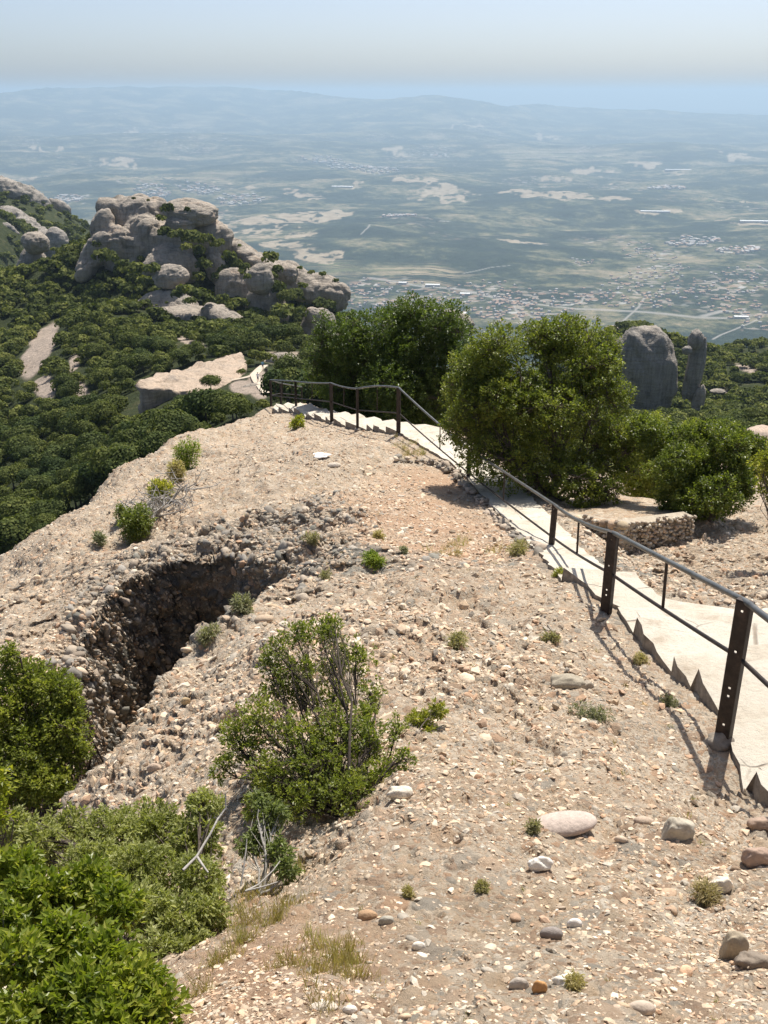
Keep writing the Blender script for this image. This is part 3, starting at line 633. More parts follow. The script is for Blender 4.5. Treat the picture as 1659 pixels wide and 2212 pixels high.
FL = [(15,415,70,46,835,'hazy rounded outcrop on the crest of the far left mountain',20), (68,440,60,50,850,'hazy pale outcrop high on the far left mountain',35), (18,478,62,54,745,'hazy grey dome on the left face of the far mountain',5),
      (60,515,70,60,735,'hazy broad dome in the middle of the far left mountain',20), (10,545,60,100,690,'hazy tall dome at the lower left edge of the picture',8), (95,475,30,50,790,'hazy narrow rib on the far left mountain',25),
      (128,450,36,26,880,'hazy small ledge near the ridge of the far left mountain',35), (118,535,44,60,700,'hazy fin of rock beside the lone pillar',20), (160,470,30,20,905,'hazy knob low on the far mountain ridge',30)]
fused('rock_crest', [(x, y, w * 1.5, h * 1.35, d, t, .7) for (x, y, w, h, d, lab, t) in FL if y < 460] + [(40,430,120,60,850,25,.8)], 'hazy pale rock crest high on the far left mountain', 1.6, M_greyrock, 401, 3.)
fused('rock_crest', [(x, y, w * 1.35, h * 1.3, d, t, .7) for (x, y, w, h, d, lab, t) in FL if y >= 460 and x < 90] + [(30,500,110,80,750,10,.8)], 'hazy grey rock faces low on the far left mountain', 1.5, M_greyrock, 411, 3.)
fused('rock_crest', [(118,535,60,80,712,20,.8),(112,525,70,60,722,25,.8)], 'hazy grey fin of rock right of the lone pillar', 1.2, M_greyrock, 421, 2.)
rock(1392, 808, 122, 196, 330, 'large grey rounded tower right of the trees', -7, .9, mat=M_greyrock, rough=.13, square=.32, name='rock_tower', group='grey towers right of the trees')
rock(1384, 736, 76, 50, 333, 'pale capped shoulder on top of the large grey tower', 5, .9, mat=M_rock, name='rock_outcrop', group='grey towers right of the trees')
rock(1501, 795, 38, 140, 325, 'slim grey pinnacle beside the large rounded tower', 4, .9, mat=M_greyrock, rough=.14, square=.2, name='rock_pinnacle', group='grey towers right of the trees')
rock(1503, 734, 34, 44, 323, 'small knob balanced on the slim grey pinnacle', 0, .9, mat=M_greyrock, sub=4, group='grey towers right of the trees')
rock(1484, 757, 22, 20, 320, 'little bulge at the left shoulder of the slim pinnacle', 0, .9, mat=M_greyrock, sub=4, group='grey towers right of the trees')
rock(1508, 868, 26, 80, 322, 'thin pale rock rib below the slim pinnacle', 8, .8, sub=4, group='grey towers right of the trees')
rock(1550, 846, 32, 12, 350, 'small pale ledge in the scrub right of the pinnacle', 0, .8, sub=4, group='ledges on the right hillside')
rock(1610, 790, 60, 26, 470, 'low pale ledges on the right hill crest', 20, .8, sub=4, group='ledges on the right hillside')
rock(1420, 722, 60, 24, 470, 'tiny pale outcrop behind the slim pinnacle', 8, .8, sub=4, group='ledges on the right hillside')
rock(1325, 712, 40, 18, 470, 'pale outcrop on the crest left of the grey tower', 5, .8, sub=4, group='ledges on the right hillside')
rock(985, 702, 82, 62, 250, 'pale rounded rock peeping between the two big trees', 15, .9)
rock(1650, 960, 120, 72, 40, 'smooth pink boulder at the right edge of the picture', 6, .9, mat=M_rocknear, name='boulder', cat='boulder')
rock(95, 1166, 130, 56, 20.3, 'small rounded outcrop behind the left edge of the rock dome', -28, .6, mat=M_rocknear, cat='rock', sink_=.1)
rock(22, 1235, 100, 50, 18.6, 'lower lobe of rock at the left edge behind the dome', -20, .6, mat=M_rocknear, cat='rock')
# plateau rock with a dark undercut front
def plateau():
    rim = [(262,890,148),(300,818,150),(340,808,160),(372,805,166),(440,783,176),(520,758,188),(531,775,185),(528,803,172),(505,822,165),(470,838,158),(418,846,152),(350,843,148),(305,838,146)]
    top = [P(x, y, d) for x, y, d in rim]; top[0] = P(292, 828, 147)
    cen = np.mean(top, 0); v = []; N = 96; K = 22
    T = np.array(top + [top[0]]); seg = np.linspace(0, len(top), N, endpoint=False)
    ring = np.array([T[int(s)] * (1 - s % 1) + T[int(s) + 1] * (s % 1) for s in seg])
    for _ in range(2): ring = .5 * ring + .25 * np.roll(ring, 1, 0) + .25 * np.roll(ring, -1, 0)
    v = [cen[None]]
    for k in range(1, K + 1): t = k / K; v.append(cen * (1 - t) + ring * t)
    for k in range(1, 13):
        t = k / 12; q = ring + (ring - cen) * np.array([-.03, -.03, 0]) * math.sin(t * 2) * 2 + np.array([0, 0, -9 * t]); q[:, :2] += ((ring - cen) * (.12 * t * t))[:, :2]; v.append(q)
    v = np.concatenate(v); f = []
    for k in range(N): f.append((0, 1 + k, 1 + (k + 1) % N, 1 + (k + 1) % N))
    fq = []
    for r_ in range(K + 11):
        for k in range(N): a = 1 + r_ * N; fq.append((a + k, a + N + k, a + N + (k + 1) % N, a + (k + 1) % N))
    v = v + np.stack([fbm(v * .35, 4, 8), fbm(v * .35, 4, 9), fbm(v * .35, 4, 10) * .7], 1) * .7
    me = bpy.data.meshes.new('rock_plateau'); me.from_pydata(v.tolist(), [], [q[:3] for q in f] + fq)
    me.polygons.foreach_set('use_smooth', [True] * len(me.polygons)); me.update()
    o = link('rock_plateau', me, mat_rock('plateau_rock', light=(.46, .37, .29), dark=(.33, .28, .235), pink=(.52, .39, .30), sc=2.2, bumpd=.35)); tag(o, 'flat topped pinkish rock platform with a dark undercut front among trees', 'rock')
    rocks_xyz.append((cen, 11., 8., 2., 0))
plateau()
rock(540, 856, 80, 50, 150, 'low pinkish hump beside the white trail', -18, .8, sub=4)
rock(640, 785, 90, 24, 190, 'flat pinkish rock left behind the big tree', 8, .8, sub=4)
rock(605, 775, 60, 26, 196, 'pale rock step above the trail and round bush', -5, .8, sub=4)

# ------------------------------------------------------------------ far trail and hikers
def ribbon(name, pts, w, mat, lift=.25):
    pts = [hill_hit(*p[:2]) for p in pts]; v = []; f = []
    for k, p in enumerate(pts):
        q = pts[min(k + 1, len(pts) - 1)] - pts[max(k - 1, 0)]; nrm = np.array([q[1], -q[0], 0]); nrm /= np.linalg.norm(nrm) + 1e-9
        for s in (-1, 1): v.append(p + nrm * s * w / 2 + np.array([0, 0, lift])); 
        for s in (-1, 1): v.append(p + nrm * s * w / 2 + np.array([0, 0, lift - .8]))
    for k in range(len(pts) - 1):
        a, b_ = 4 * k, 4 * k + 4
        f += [(a, a + 1, b_ + 1, b_), (a + 2, a, b_, b_ + 2), (a + 1, a + 3, b_ + 3, b_ + 1)]
    me = bpy.data.meshes.new(name); me.from_pydata([tuple(q) for q in v], [], f); me.update()
    return tag(link(name, me, mat), kind='structure')
ribbon('footpath', [(575, 852, 140), (566, 838, 148), (556, 826, 156), (549, 812, 165), (560, 800, 172), (572, 790, 180)], 1.5, M_trail)
ribbon('footpath', [(470, 832, 158), (500, 824, 158), (520, 820, 160), (538, 816, 163), (549, 812, 165)], 1.0, M_trail)
ribbon('footpath', [(607, 776, 192), (617, 772, 196), (628, 770, 200)], 3., M_trail)

# ------------------------------------------------------------------ tube helper
def tube_np(pts, rads_, k=6):
    pts = np.asarray(pts, float); n = len(pts); v = np.zeros((n, k, 3)); t = np.gradient(pts, axis=0); t /= np.linalg.norm(t, axis=1, keepdims=True) + 1e-9
    up = np.array([0, 0, 1.]) if abs(t[0, 2]) < .9 else np.array([1., 0, 0])
    for i in range(n):
        a = np.cross(t[i], up); a /= np.linalg.norm(a) + 1e-9; b_ = np.cross(a, t[i])
        for j in range(k):
            th = 6.28318 * j / k; v[i, j] = pts[i] + (a * math.cos(th) + b_ * math.sin(th)) * rads_[i]
    f = []
    for i in range(n - 1):
        for j in range(k): f.append((i * k + j, i * k + (j + 1) % k, (i + 1) * k + (j + 1) % k, (i + 1) * k + j))
    return v.reshape(-1, 3), np.array(f)
def join_np(parts):
    vs, fs, o = [], [], 0
    for v, f in parts: vs.append(v); fs.append(f + o); o += len(v)
    return np.concatenate(vs), np.concatenate(fs)
def box_np(c, sx, sy, sz, ax=None):
    q = np.array([(x, y, z) for z in (-1, 1) for y in (-1, 1) for x in (-1, 1)], float) * np.array([sx, sy, sz]) / 2
    if ax is not None: q = q @ ax
    f = np.array([(0, 2, 3, 1), (4, 5, 7, 6), (0, 1, 5, 4), (2, 6, 7, 3), (0, 4, 6, 2), (1, 3, 7, 5)])
    return q + c, f

# ------------------------------------------------------------------ path mesh
def build_path():
    v, f = [], []; NW = 14
    rows = []
    for k in range(len(ST)):
        rows.append((stL[k], stR[k], k))
    fine = []
    for k in range(len(rows) - 1):
        a, b_, _ = rows[k]; c, d, _ = rows[k + 1]; L = np.linalg.norm((a + b_) / 2 - (c + d) / 2); m = max(1, int(L / .12)) if L > .2 else 1
        for t in range(m): s = t / m; fine.append((a * (1 - s) + c * s, b_ * (1 - s) + d * s, k))
    fine.append((rows[-1][0], rows[-1][1], len(rows)))
    for a, b_, k in fine:
        row = [a * (1 - s) + b_ * s for s in np.linspace(0, 1, NW)]
        row = [row[0] + np.array([0, 0, -.7])] + row + [row[-1] + np.array([0, 0, -.7])]
        v += row
    v = np.array(v); W = NW + 2
    nz = np.stack([fbm(v * 3.1, 3, 61), fbm(v * 3.1, 3, 62), fbm(v * 5., 3, 63)], 1) * np.array([.014, .014, .008])
    edge = np.zeros(len(v)); edge[0::W] = edge[1::W] = edge[W - 1::W] = edge[W - 2::W] = 1
    rag = fbm(v[:, [0, 1, 2]] * 7.5, 5, 64) * .038
    v = v + nz; v[:, 0] += edge * rag
    mi = []
    for r_ in range(len(fine) - 1):
        ris = np.linalg.norm((fine[r_][0] - fine[r_ + 1][0])[:2]) < .01
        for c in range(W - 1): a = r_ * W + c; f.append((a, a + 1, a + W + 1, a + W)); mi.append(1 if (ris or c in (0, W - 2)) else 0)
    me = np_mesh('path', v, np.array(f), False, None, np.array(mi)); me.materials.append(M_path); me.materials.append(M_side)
    tag(link('path', me), kind='structure')
build_path()

# ------------------------------------------------------------------ railing
POSTS = [  # (top x, top y, base x, base y, distance, width scale, lower rail share from the top)
 (2010, 1600, 1930, 2020, 3.35, 1., .42), (1606, 1302, 1563, 1592, 5.2, 1., .41), (1322, 1153, 1308, 1345, 7.9, 1., .46), (1197, 1092, 1184, 1205, 12.0 - .6, .72, .62), (1013, 971, 1010, 1066, 16.9, .72, .55),
 (861, 838, 860, 938, 20.5, .95, .55), (772, 840, 772, 926, 22.1, .62, .54), (716, 828, 716, 912, 23.4, .8, .48), (639, 824, 639, 890, 26.6, .68, .55), (585, 821, 585, 888, 28.2, .75, .5),
 (607, 828, 607, 872, 32., .8, .5), (652, 836, 652, 872, 35., .5, .5)]
rail = empty('railing', P(1308, 1340, 7.9)); tag(rail, 'long dark iron handrail with posts running down beside the pale concrete steps', 'railing')
tops, lows, bases = [], [], []
railloc = np.array(P(1308, 1340, 7.9))
for k, (tx, ty, bx_, by_, d, ws, ls) in enumerate(POSTS):
    T = P(tx, ty, d); B = P(bx_, by_, d); B[:2] = T[:2] * .7 + B[:2] * .3
    W = .096 * ws; thk = .008; dep = .05 * ws
    axz = (T - B); Ht = np.linalg.norm(axz); axz /= Ht
    face = np.array([-T[0] * .5, -1., 0]); face /= np.linalg.norm(face); axx = np.cross(face, axz) * -1; axx /= np.linalg.norm(axx); axy = np.cross(axz, axx)
    M3 = np.array([axx, axy, axz]); parts = []
    zs = []; holes = [.06, Ht * .35, Ht * .62, Ht * .68, Ht * .9] if k in (1, 2) else ([.05, Ht * .85] if k == 3 else [])
    holes = sorted(Ht - h for h in holes); z0 = -.35
    for h in holes + [None]:
        z1 = (h - .009) if h is not None else Ht
        parts.append(box_np(B + axz * (z0 + z1) / 2, W, thk, z1 - z0, M3))
        if h is not None:
            for s in (-1, 1): parts.append(box_np(B + axz * h + axx * s * (W / 4 + .0045), W / 2 - .009, thk, .018, M3))
            z0 = h + .009
    for s in (-1, 1): parts.append(box_np(B + axz * (Ht - .35) / 2 + axx * s * (W / 2 - thk / 2 + .001) - axy * dep / 2 * -1, thk, dep, Ht + .35, M3))
    parts.append(box_np(B + axz * (Ht + .004) + axy * dep / 2 * 1, W + .004, dep, .008, M3))
    v, f = join_np(parts); me = np_mesh('post', v - railloc, f)
    link('post', me, M_iron, rail)
    if 0 < k < 10:
        v_, f_ = ICO[3]; v_ = v_ * (1 + fbm(v_ * 1.6 + k * 3., 4, k) * .3)[:, None] * np.array([.085, .08, .07]) * (.8 + .3 * ws) + B - railloc + np.array([0, 0, -.05]); link('footing', np_mesh('footing', v_, f_, True), M_side, rail)
    tops.append(T + axy * dep / 2 + np.array([0, 0, .0])); lows.append(T + (B - T) * ls + axy * dep); bases.append(B)
def smoothpath(pts, sags, m=8):
    out = []
    for k in range(len(pts) - 1):
        for t in range(m):
            s = t / m; p = pts[k] * (1 - s) + pts[k + 1] * s; out.append(p + np.array([0, 0, -sags[k] * 4 * s * (1 - s)]))
    out.append(pts[-1]); return np.array(out)
sag = [.01, .0, .05, .0, .03, -.05, .03, .02, .0, .0, 0, 0]
tp = smoothpath(tops, sag); lp = smoothpath(lows, [.0, .01, .02, .01, .02, .0, .0, .0, 0, 0, 0, 0])
for nm, pth, rd, mm in (('top_rail', tp, .021, M_rail), ('lower_rail', lp, .015, M_iron)):
    v, f = tube_np(pth, [rd] * len(pth), 8); link(nm, np_mesh(nm, v - railloc, f, True), mm, rail)
for k in range(len(tops) - 1):
    for s in ((.46,) if k not in (4,) else (.42,)):
        i = int(k * 8 + round(s * 8)); v, f = tube_np([tp[i], lp[i]], [.0125, .0125], 6); link('baluster', np_mesh('baluster', v - railloc, f, True), M_iron, rail)

# ------------------------------------------------------------------ stone terrace wall
def palette_colors(n, pal, jit=.12):
    pal = np.array(pal); c = pal[rng.integers(0, len(pal), n)]; return np.clip(c * (1 + rng.normal(0, jit, (n, 1))), .02, .9)
SP_ = [(.50, .38, .26), (.56, .44, .32), (.46, .37, .28), (.52, .35, .23), (.60, .51, .39), (.40, .29, .20), (.62, .55, .45), (.39, .35, .29), (.54, .44, .33), (.57, .47, .35), (.47, .33, .23), (.52, .42, .31), (.58, .46, .33)]
def stones(pos, size, colors, sub=1, flat=.65, embed=.35, elong=1.5, jitter=.22, seed=0, nrm=None, name='stones', mat=None, extra=None):
    n = len(pos); v, f = ICO[sub]; nv = len(v)
    rg = np.random.default_rng(seed); sc = np.stack([size * rg.uniform(1, elong, n), size, size * flat * rg.uniform(.7, 1.2, n)], 1)
    j = 1 + rg.normal(0, jitter, (n, nv, 1)) * .7
    q = v[None] * j * sc[:, None, :]
    a = rg.uniform(0, 6.283, n); b_ = rg.normal(0, .3, n); c, s = np.cos(b_)[:, None], np.sin(b_)[:, None]
    q = np.stack([q[..., 0] * c + q[..., 2] * s, q[..., 1], -q[..., 0] * s + q[..., 2] * c], -1)
    c, s = np.cos(a)[:, None], np.sin(a)[:, None]; q = np.stack([q[..., 0] * c - q[..., 1] * s, q[..., 0] * s + q[..., 1] * c, q[..., 2]], -1)
    if nrm is not None:
        z = nrm / (np.linalg.norm(nrm, axis=1, keepdims=True) + 1e-9); x = np.cross(np.tile([0, 1., 0.1], (n, 1)), z); x /= np.linalg.norm(x, axis=1, keepdims=True) + 1e-9; y = np.cross(z, x)
        q = q[..., 0:1] * x[:, None] + q[..., 1:2] * y[:, None] + q[..., 2:3] * z[:, None]; off = z * (size * (.5 - embed))[:, None]
    else: off = np.zeros((n, 3)); off[:, 2] = size * (.5 - embed)
    q = q + (pos + off)[:, None]; ff = (f[None] + (np.arange(n) * nv)[:, None, None]).reshape(-1, 3)
    return np_mesh(name, q.reshape(-1, 3), ff, sub > 1, {'col': ('POINT', np.repeat(colors, nv, 0))})
def wall():
    a = np.array(P(1208, 1118, 14.0)); b_ = np.array(P(1340, 1180, 12.75)); c = np.array(P(1492, 1168, 13.5))
    a[2], b_[2], c[2] = -6.35, b_[2], c[2]
    ta = a + np.array([0, 0, .22]); tb = b_ + np.array([0, 0, .34]); tc = c + np.array([0, 0, .42])
    back = [np.array(P(1480, 1085, 15.3)), np.array(P(1300, 1060, 16.8)), np.array(P(1200, 1085, 15.8))]
    w = empty('terrace_wall', b_); tag(w, 'low stone terrace wall with a gravel bed beside the steps', 'wall')
    tops_ = [ta, tb, tc] + back; N = len(tops_)
    v = []; f = []
    cen = np.mean(tops_, 0); cen[2] += .02
    M_ = 26
    grid = [cen + np.zeros(3)]
    T = tops_ + [tops_[0]]; ring = []
    for k in range(N):
        for t in range(12): s = t / 12; ring.append(T[k] * (1 - s) + T[k + 1] * s)
    ring = np.array(ring); vs = [cen[None]]
    for k in range(1, M_ + 1): s = k / M_; vs.append(cen * (1 - s) + ring * s)
    vs.append(ring + np.array([0, 0, -.8])); v = np.concatenate(vs); n_ = len(ring)
    v[:, 2] += fbm(v * 4, 4, 91) * .02 - .03
    f = [(0, 1 + k, 1 + (k + 1) % n_) for k in range(n_)] + [(1 + r_ * n_ + k, 1 + (r_ + 1) * n_ + k, 1 + (r_ + 1) * n_ + (k + 1) % n_, 1 + r_ * n_ + (k + 1) % n_) for r_ in range(M_) for k in range(n_)]
    me = bpy.data.meshes.new('gravel_bed'); me.from_pydata((v - b_).tolist(), [], f); me.update(); me.polygons.foreach_set('use_smooth', [True] * len(me.polygons)); link('gravel_bed', me, M_ground, w)
    pos, siz, col = [], [], []
    for (p, q, tp_, tq) in ((a, b_, ta, tb), (b_, c, tb, tc)):
        L = np.linalg.norm(q - p)
        for u in np.arange(0, L, .058):
            s = u / L; lo = p * (1 - s) + q * s; hi = tp_ * (1 - s) + tq * s
            for h in np.arange(0, hi[2] - lo[2] + .12, .055): pos.append(lo + np.array([rng.normal(0, .012), rng.normal(0, .015) - .01, h - .08 + rng.normal(0, .012)])); siz.append(rng.uniform(.018, .036))
    n1 = len(pos)
    big = []
    for s in (.05, .2, .33, .47, .62, .74, .87, 1.): big.append(ta * (1 - s) + tb * s + np.array([0, rng.normal(0, .03), -.03 + rng.normal(0, .012)]))
    me = stones(np.array(pos), np.array(siz), palette_colors(n1, [(.42, .36, .28), (.52, .46, .36), (.34, .28, .22), (.60, .54, .44), (.46, .36, .27)]), 2, .9, .5, 1.3, .08, 3, name='wall_stones', mat=None)
    me.transform(Matrix.Translation(V(-b_))); link('wall_stones', me, M_wall, w)
    me = stones(np.array(big), rng.uniform(.055, .085, len(big)), palette_colors(len(big), [(.52, .42, .29), (.36, .27, .19), (.56, .47, .33), (.42, .34, .26)], .2), 3, .8, .4, 1.25, .02, 4, name='coping_stones')
    me.transform(Matrix.Translation(V(-b_))); link('coping_stones', me, M_wall, w)
    # mortar core
    parts = []
    for (p, q, tp_, tq) in ((a, b_, ta, tb), (b_, c, tb, tc)):
        e = (q - p); nrm = np.array([-e[1], e[0], 0]); nrm /= np.linalg.norm(nrm); o_ = nrm * .22
        vv = np.array([p - [0, 0, .4], q - [0, 0, .4], q + o_ - [0, 0, .4], p + o_ - [0, 0, .4], tp_, tq, tq + o_, tp_ + o_]); vv[4:, 2] -= .01
        parts.append((vv, np.array([(0, 1, 5, 4), (1, 2, 6, 5), (2, 3, 7, 6), (3, 0, 4, 7), (4, 5, 6, 7)])))
    v, f = join_np(parts); link('mortar_core', np_mesh('mortar_core', v - b_, f), mat_simple('mortar', [(.3, (.30, .25, .19)), (.7, (.46, .40, .31))], 12.), w)
wall()

# ------------------------------------------------------------------ loose stones on the near ground
tri = gf[:, [0, 1, 2]]
cen = gv[gf].mean(1); e1 = gv[gf[:, 1]] - gv[gf[:, 0]]; e2 = gv[gf[:, 3]] - gv[gf[:, 0]]; cr_ = np.cross(e1, e2); area = np.linalg.norm(cr_, axis=1); fn = cr_ / (area[:, None] + 1e-9)
crd = np.hypot(cen[:, 0], cen[:, 1]); ppx, ppy = px_of(cen)
inview = (ppx > -260) & (ppx < 1920) & (ppy < 2420) & (crd < 30) & (cen[:, 1] > .6)
k4 = ((cen[:, None, :2] - SS[None, ::7, :2]) ** 2).sum(-1).min(1) if False else None
def pathdist(pts):
    o = np.full(len(pts), 9.)
    for s in range(0, len(pts), 30000):
        o[s:s + 30000] = np.sqrt(((pts[s:s + 30000, None, :2] - SS[None, :, :2]) ** 2).sum(-1).min(1))
    return o
def scatter(nm, n, sizes, weight, sub, seed, label, pal, **kw):
    w = area * inview * weight * CLUSTER; w = w / w.sum(); idx = np.random.default_rng(seed).choice(len(w), n, p=w)
    u, t = np.random.default_rng(seed + 1).random((2, n, 1)); pos = gv[gf[idx, 0]] + e1[idx] * u + e2[idx] * t
    ok = pathdist(pos) > .16; pos, idx = pos[ok], idx[ok]; sz = sizes(np.random.default_rng(seed + 2), len(pos), np.hypot(pos[:, 0], pos[:, 1]))
    me = stones(pos, sz, palette_colors(len(pos), pal, .16), sub, seed=seed, nrm=fn[idx], name=nm, **kw)
    return tag(link(nm, me, M_peb), label, 'gravel', kind='stuff')
CLUSTER = np.exp(1.0 * fbm(cen * .8, 4, 71)); gdf = gd[gf].mean(1); gcf = gc[gf].mean(1)
scatter('gravel', 120000, lambda g, n, r: np.clip(g.lognormal(-5.15, .5, n), .0028, .022) * np.clip(r / 3.2, .75, 2.4), crd ** -1.45 * (1 + 1.0 * gdf), 1, 100, 'loose pink and tan gravel strewn over the rocky slope', SP_, flat=.55, embed=.45, jitter=.3)
scatter('pebbles', 9000, lambda g, n, r: np.clip(g.lognormal(-4.3, .45, n), .01, .05) * np.clip(r / 5, .75, 1.6), crd ** -1. * (1 - .75 * gdf) * (1 + gcf), 2, 200, 'rounded pebbles set in the weathered rock of the slope', SP_, flat=.55, embed=.74, jitter=.09)
scatter('cobbles', 5200, lambda g, n, r: np.clip(g.lognormal(-3.75, .55, n), .012, .08), crd ** -.2 * (crd > 6) * (2.4 * gcf + .6 * CUT[gf].mean(1)), 2, 300, 'dark knobbly cobbles weathering out of the crumbly rock face', [(.22, .21, .18), (.30, .27, .23), (.40, .34, .27), (.34, .28, .22), (.27, .25, .22)], flat=.75, embed=.78, jitter=.24)  # cobble colours darkened to paint in the shade of the rock face

# single stones one can point at
def stone(x, y, w, h, col, label, tilt=0, flat=None, rough=.10, sink_=.25, square=0., name='stone', depth=.5):
    p = hit(x, y + h * .4); d = p[1]; m = scale_at(x, y, d); seedc[0] += 1; s = seedc[0]; v, f = ICO[4]
    v = v.copy()
    if square: v = np.sign(v) * np.abs(v) ** (1 - square)
    v = v * (1 + fbm(v * 1.3 + s * 5.1, 4, s) * rough)[:, None] * np.array([w / 2 * m, w / 2 * m * depth, h / 2 * m * 1.05]); v = rot_y(v, R(tilt))
    c = p.copy(); c[2] = Hs(p[0], p[1])[0] + h / 2 * m * (1 - 2 * sink_)
    o = link(name, np_mesh(name, v, f, True, {'col': ('POINT', np.tile(np.array(col), (len(v), 1)))}), M_peb, loc=c); tag(o, label, 'stone')
for a in [
 (1217,1778,140,36,(.50,.42,.365),'large smooth pink oval cobble lying on the gravel',-8,None,.05,.2,0.),
 (1462,1788,66,60,(.46,.42,.34),'angular grey wedge of rock right of the large pink cobble',12,None,.22,.25,.35),
 (1166,1866,48,36,(.78,.75,.68),'bright white rock below the large pink cobble',0,None,.3,.25,0.),
 (1222,1475,74,36,(.36,.32,.25),'flat olive slab beside a shrub shadow on the upper slope',-10,None,.2,.25,.2),
 (1262,1480,40,24,(.40,.35,.28),'smaller flat slab leaning at the right of the olive slab',-30,None,.2,.25,.2),
 (1390,1770,46,22,(.44,.35,.27),'brown flat cobble left above the grey wedge',8,None,.06,.35,0.),
 (1190,2010,52,34,(.26,.23,.21),'dark grey rounded stone near the bottom centre right',5,None,.06,.35,0.),
 (1120,2118,44,42,(.45,.40,.34),'grey lichen stone beside the orange stone',0,None,.08,.3,0.),
 (1165,2132,34,40,(.50,.28,.12),'orange brown stone at the bottom of the slope',0,None,.15,.2,0.),
 (1228,2112,64,40,(.76,.72,.64),'chalky white flat stone right of the orange stone',0,None,.25,.35,0.),
 (1600,2168,60,32,(.50,.40,.33),'smooth pink cobble low at the right edge',0,None,.06,.35,0.),
 (1385,2170,62,34,(.50,.42,.34),'tan oval cobble near the bottom right',0,None,.06,.35,0.),
 (905,2042,30,26,(.72,.68,.6),'small white stone near the bottom centre',0,None,.1,.3,0.),
 (835,1985,34,34,(.40,.38,.32),'grey green stone beside a brown one in the lower middle',0,None,.1,.35,0.),
 (795,1975,46,26,(.42,.28,.17),'ochre stone beside the grey green one',0,None,.1,.35,0.),
 (868,1708,58,36,(.66,.60,.50),'pale knobbly stone on the slab edge right of the shrub',0,None,.25,.35,0.),
 (1240,1992,34,30,(.74,.71,.66),'round white pebble right of the dark grey stone',0,None,.05,.3,0.),
 (1632,1852,60,46,(.38,.28,.22),'reddish brown rock at the right edge under the steps',8,None,.2,.25,.2),
 (1645,1778,60,34,(.36,.27,.21),'dark reddish rock below the last iron post',0,None,.2,.3,.2),
 (1580,2040,52,86,(.40,.34,.25),'upright tan slab of rock near the lower right',6,None,.14,.2,.35),
 (1625,2070,80,50,(.24,.20,.16),'shadowed brown block beside the upright tan slab',15,None,.22,.25,.2),
 (1558,1905,46,40,(.66,.60,.50),'cream knobbed stone above the upright tan slab',-30,None,.25,.3,0.),
 (335,1655,34,26,(.46,.36,.28),'reddish cobble bulging from the left rock slab',0,None,.08,.3,0.),
 (402,1518,22,18,(.52,.40,.24),'ochre cobble high on the left rock slab',0,None,.08,.3,0.),
 (685,984,54,7,(.80,.79,.76),'patch of white limestone on the crest below the steps',0,None,.3,.3,0.),
 (722,1005,28,12,(.62,.55,.46),'pale stone just below the white limestone patch',0,None,.1,.3,0.),
  (700,2172,60,22,(.56,.50,.42),'pale flat stone at the bottom edge left of centre',0,None,.1,.35,0.),
 (755,2176,34,20,(.70,.66,.60),'white stone beside the pale flat stone at the bottom',0,None,.1,.35,0.)]:
    stone(*a)
# rubble retaining edge beside the walkway
p0 = [(860,1010,17.9),(890,1000,18.1),(920,997,18.15),(950,1000,17.9),(975,1012,17.4),(990,1030,16.9),(1005,1048,16.3),(1030,1072,15.4),(1045,1090,14.9),(1060,1108,14.3),(1085,1135,13.4),(1110,1160,12.6),(1140,1182,11.7),(1170,1215,10.8)]
PW = np.array([P(*q) for q in p0]); pos, siz = [], []
for k in range(len(PW) - 1):
    L = np.linalg.norm(PW[k + 1] - PW[k])
    for u in np.arange(0, L, .06):
        s = u / L; q = PW[k] * (1 - s) + PW[k + 1] * s; q[2] = Hs(q[0], q[1])[0]
        for h in range(3 if k < 8 else 2): pos.append(q + np.array([rng.normal(0, .05), rng.normal(0, .06), -.03 + h * .06])); siz.append(min(.085, rng.lognormal(-3.3, .45)))
me = stones(np.array(pos), np.array(siz), palette_colors(len(pos), [(.30, .26, .21), (.42, .35, .28), (.50, .42, .33), (.24, .22, .19)]), 2, .7, .5, 1.6, .25, 8, name='rubble_edge')
tag(link('rubble_edge', me, M_wall), 'low dry stone edging of dark rubble along the left of the walkway', 'stone edging', kind='stuff')

# ------------------------------------------------------------------ foliage
def rand_dirs(n, g): d = g.normal(size=(n, 3)); return d / np.linalg.norm(d, axis=1, keepdims=True)
def leaf_cloud(cent, out, per, llen, lwid, g, spread, up=.35, curl=.25):
    n = len(cent) * per; c = np.repeat(cent, per, 0); o = np.repeat(out, per, 0)
    d = o * .75 + rand_dirs(n, g) * .9 + np.array([0, 0, up]); d /= np.linalg.norm(d, axis=1, keepdims=True)
    side = np.cross(d, rand_dirs(n, g) + np.array([0, 0, 1.2])); side /= np.linalg.norm(side, axis=1, keepdims=True) + 1e-9
    nm = np.cross(side, d); L = llen * g.uniform(.65, 1.2, (n, 1)); W = lwid * g.uniform(.7, 1.15, (n, 1))
    b_ = c + rand_dirs(n, g) * spread * g.random((n, 1)) ** .5
    q = np.stack([b_, b_ + d * L * .45 + side * W * .5 + nm * L * .06, b_ + d * L - nm * L * curl, b_ + d * L * .45 - side * W * .5 + nm * L * .06], 1)
    f = np.arange(n * 4).reshape(n, 4); return q.reshape(-1, 3), f, n
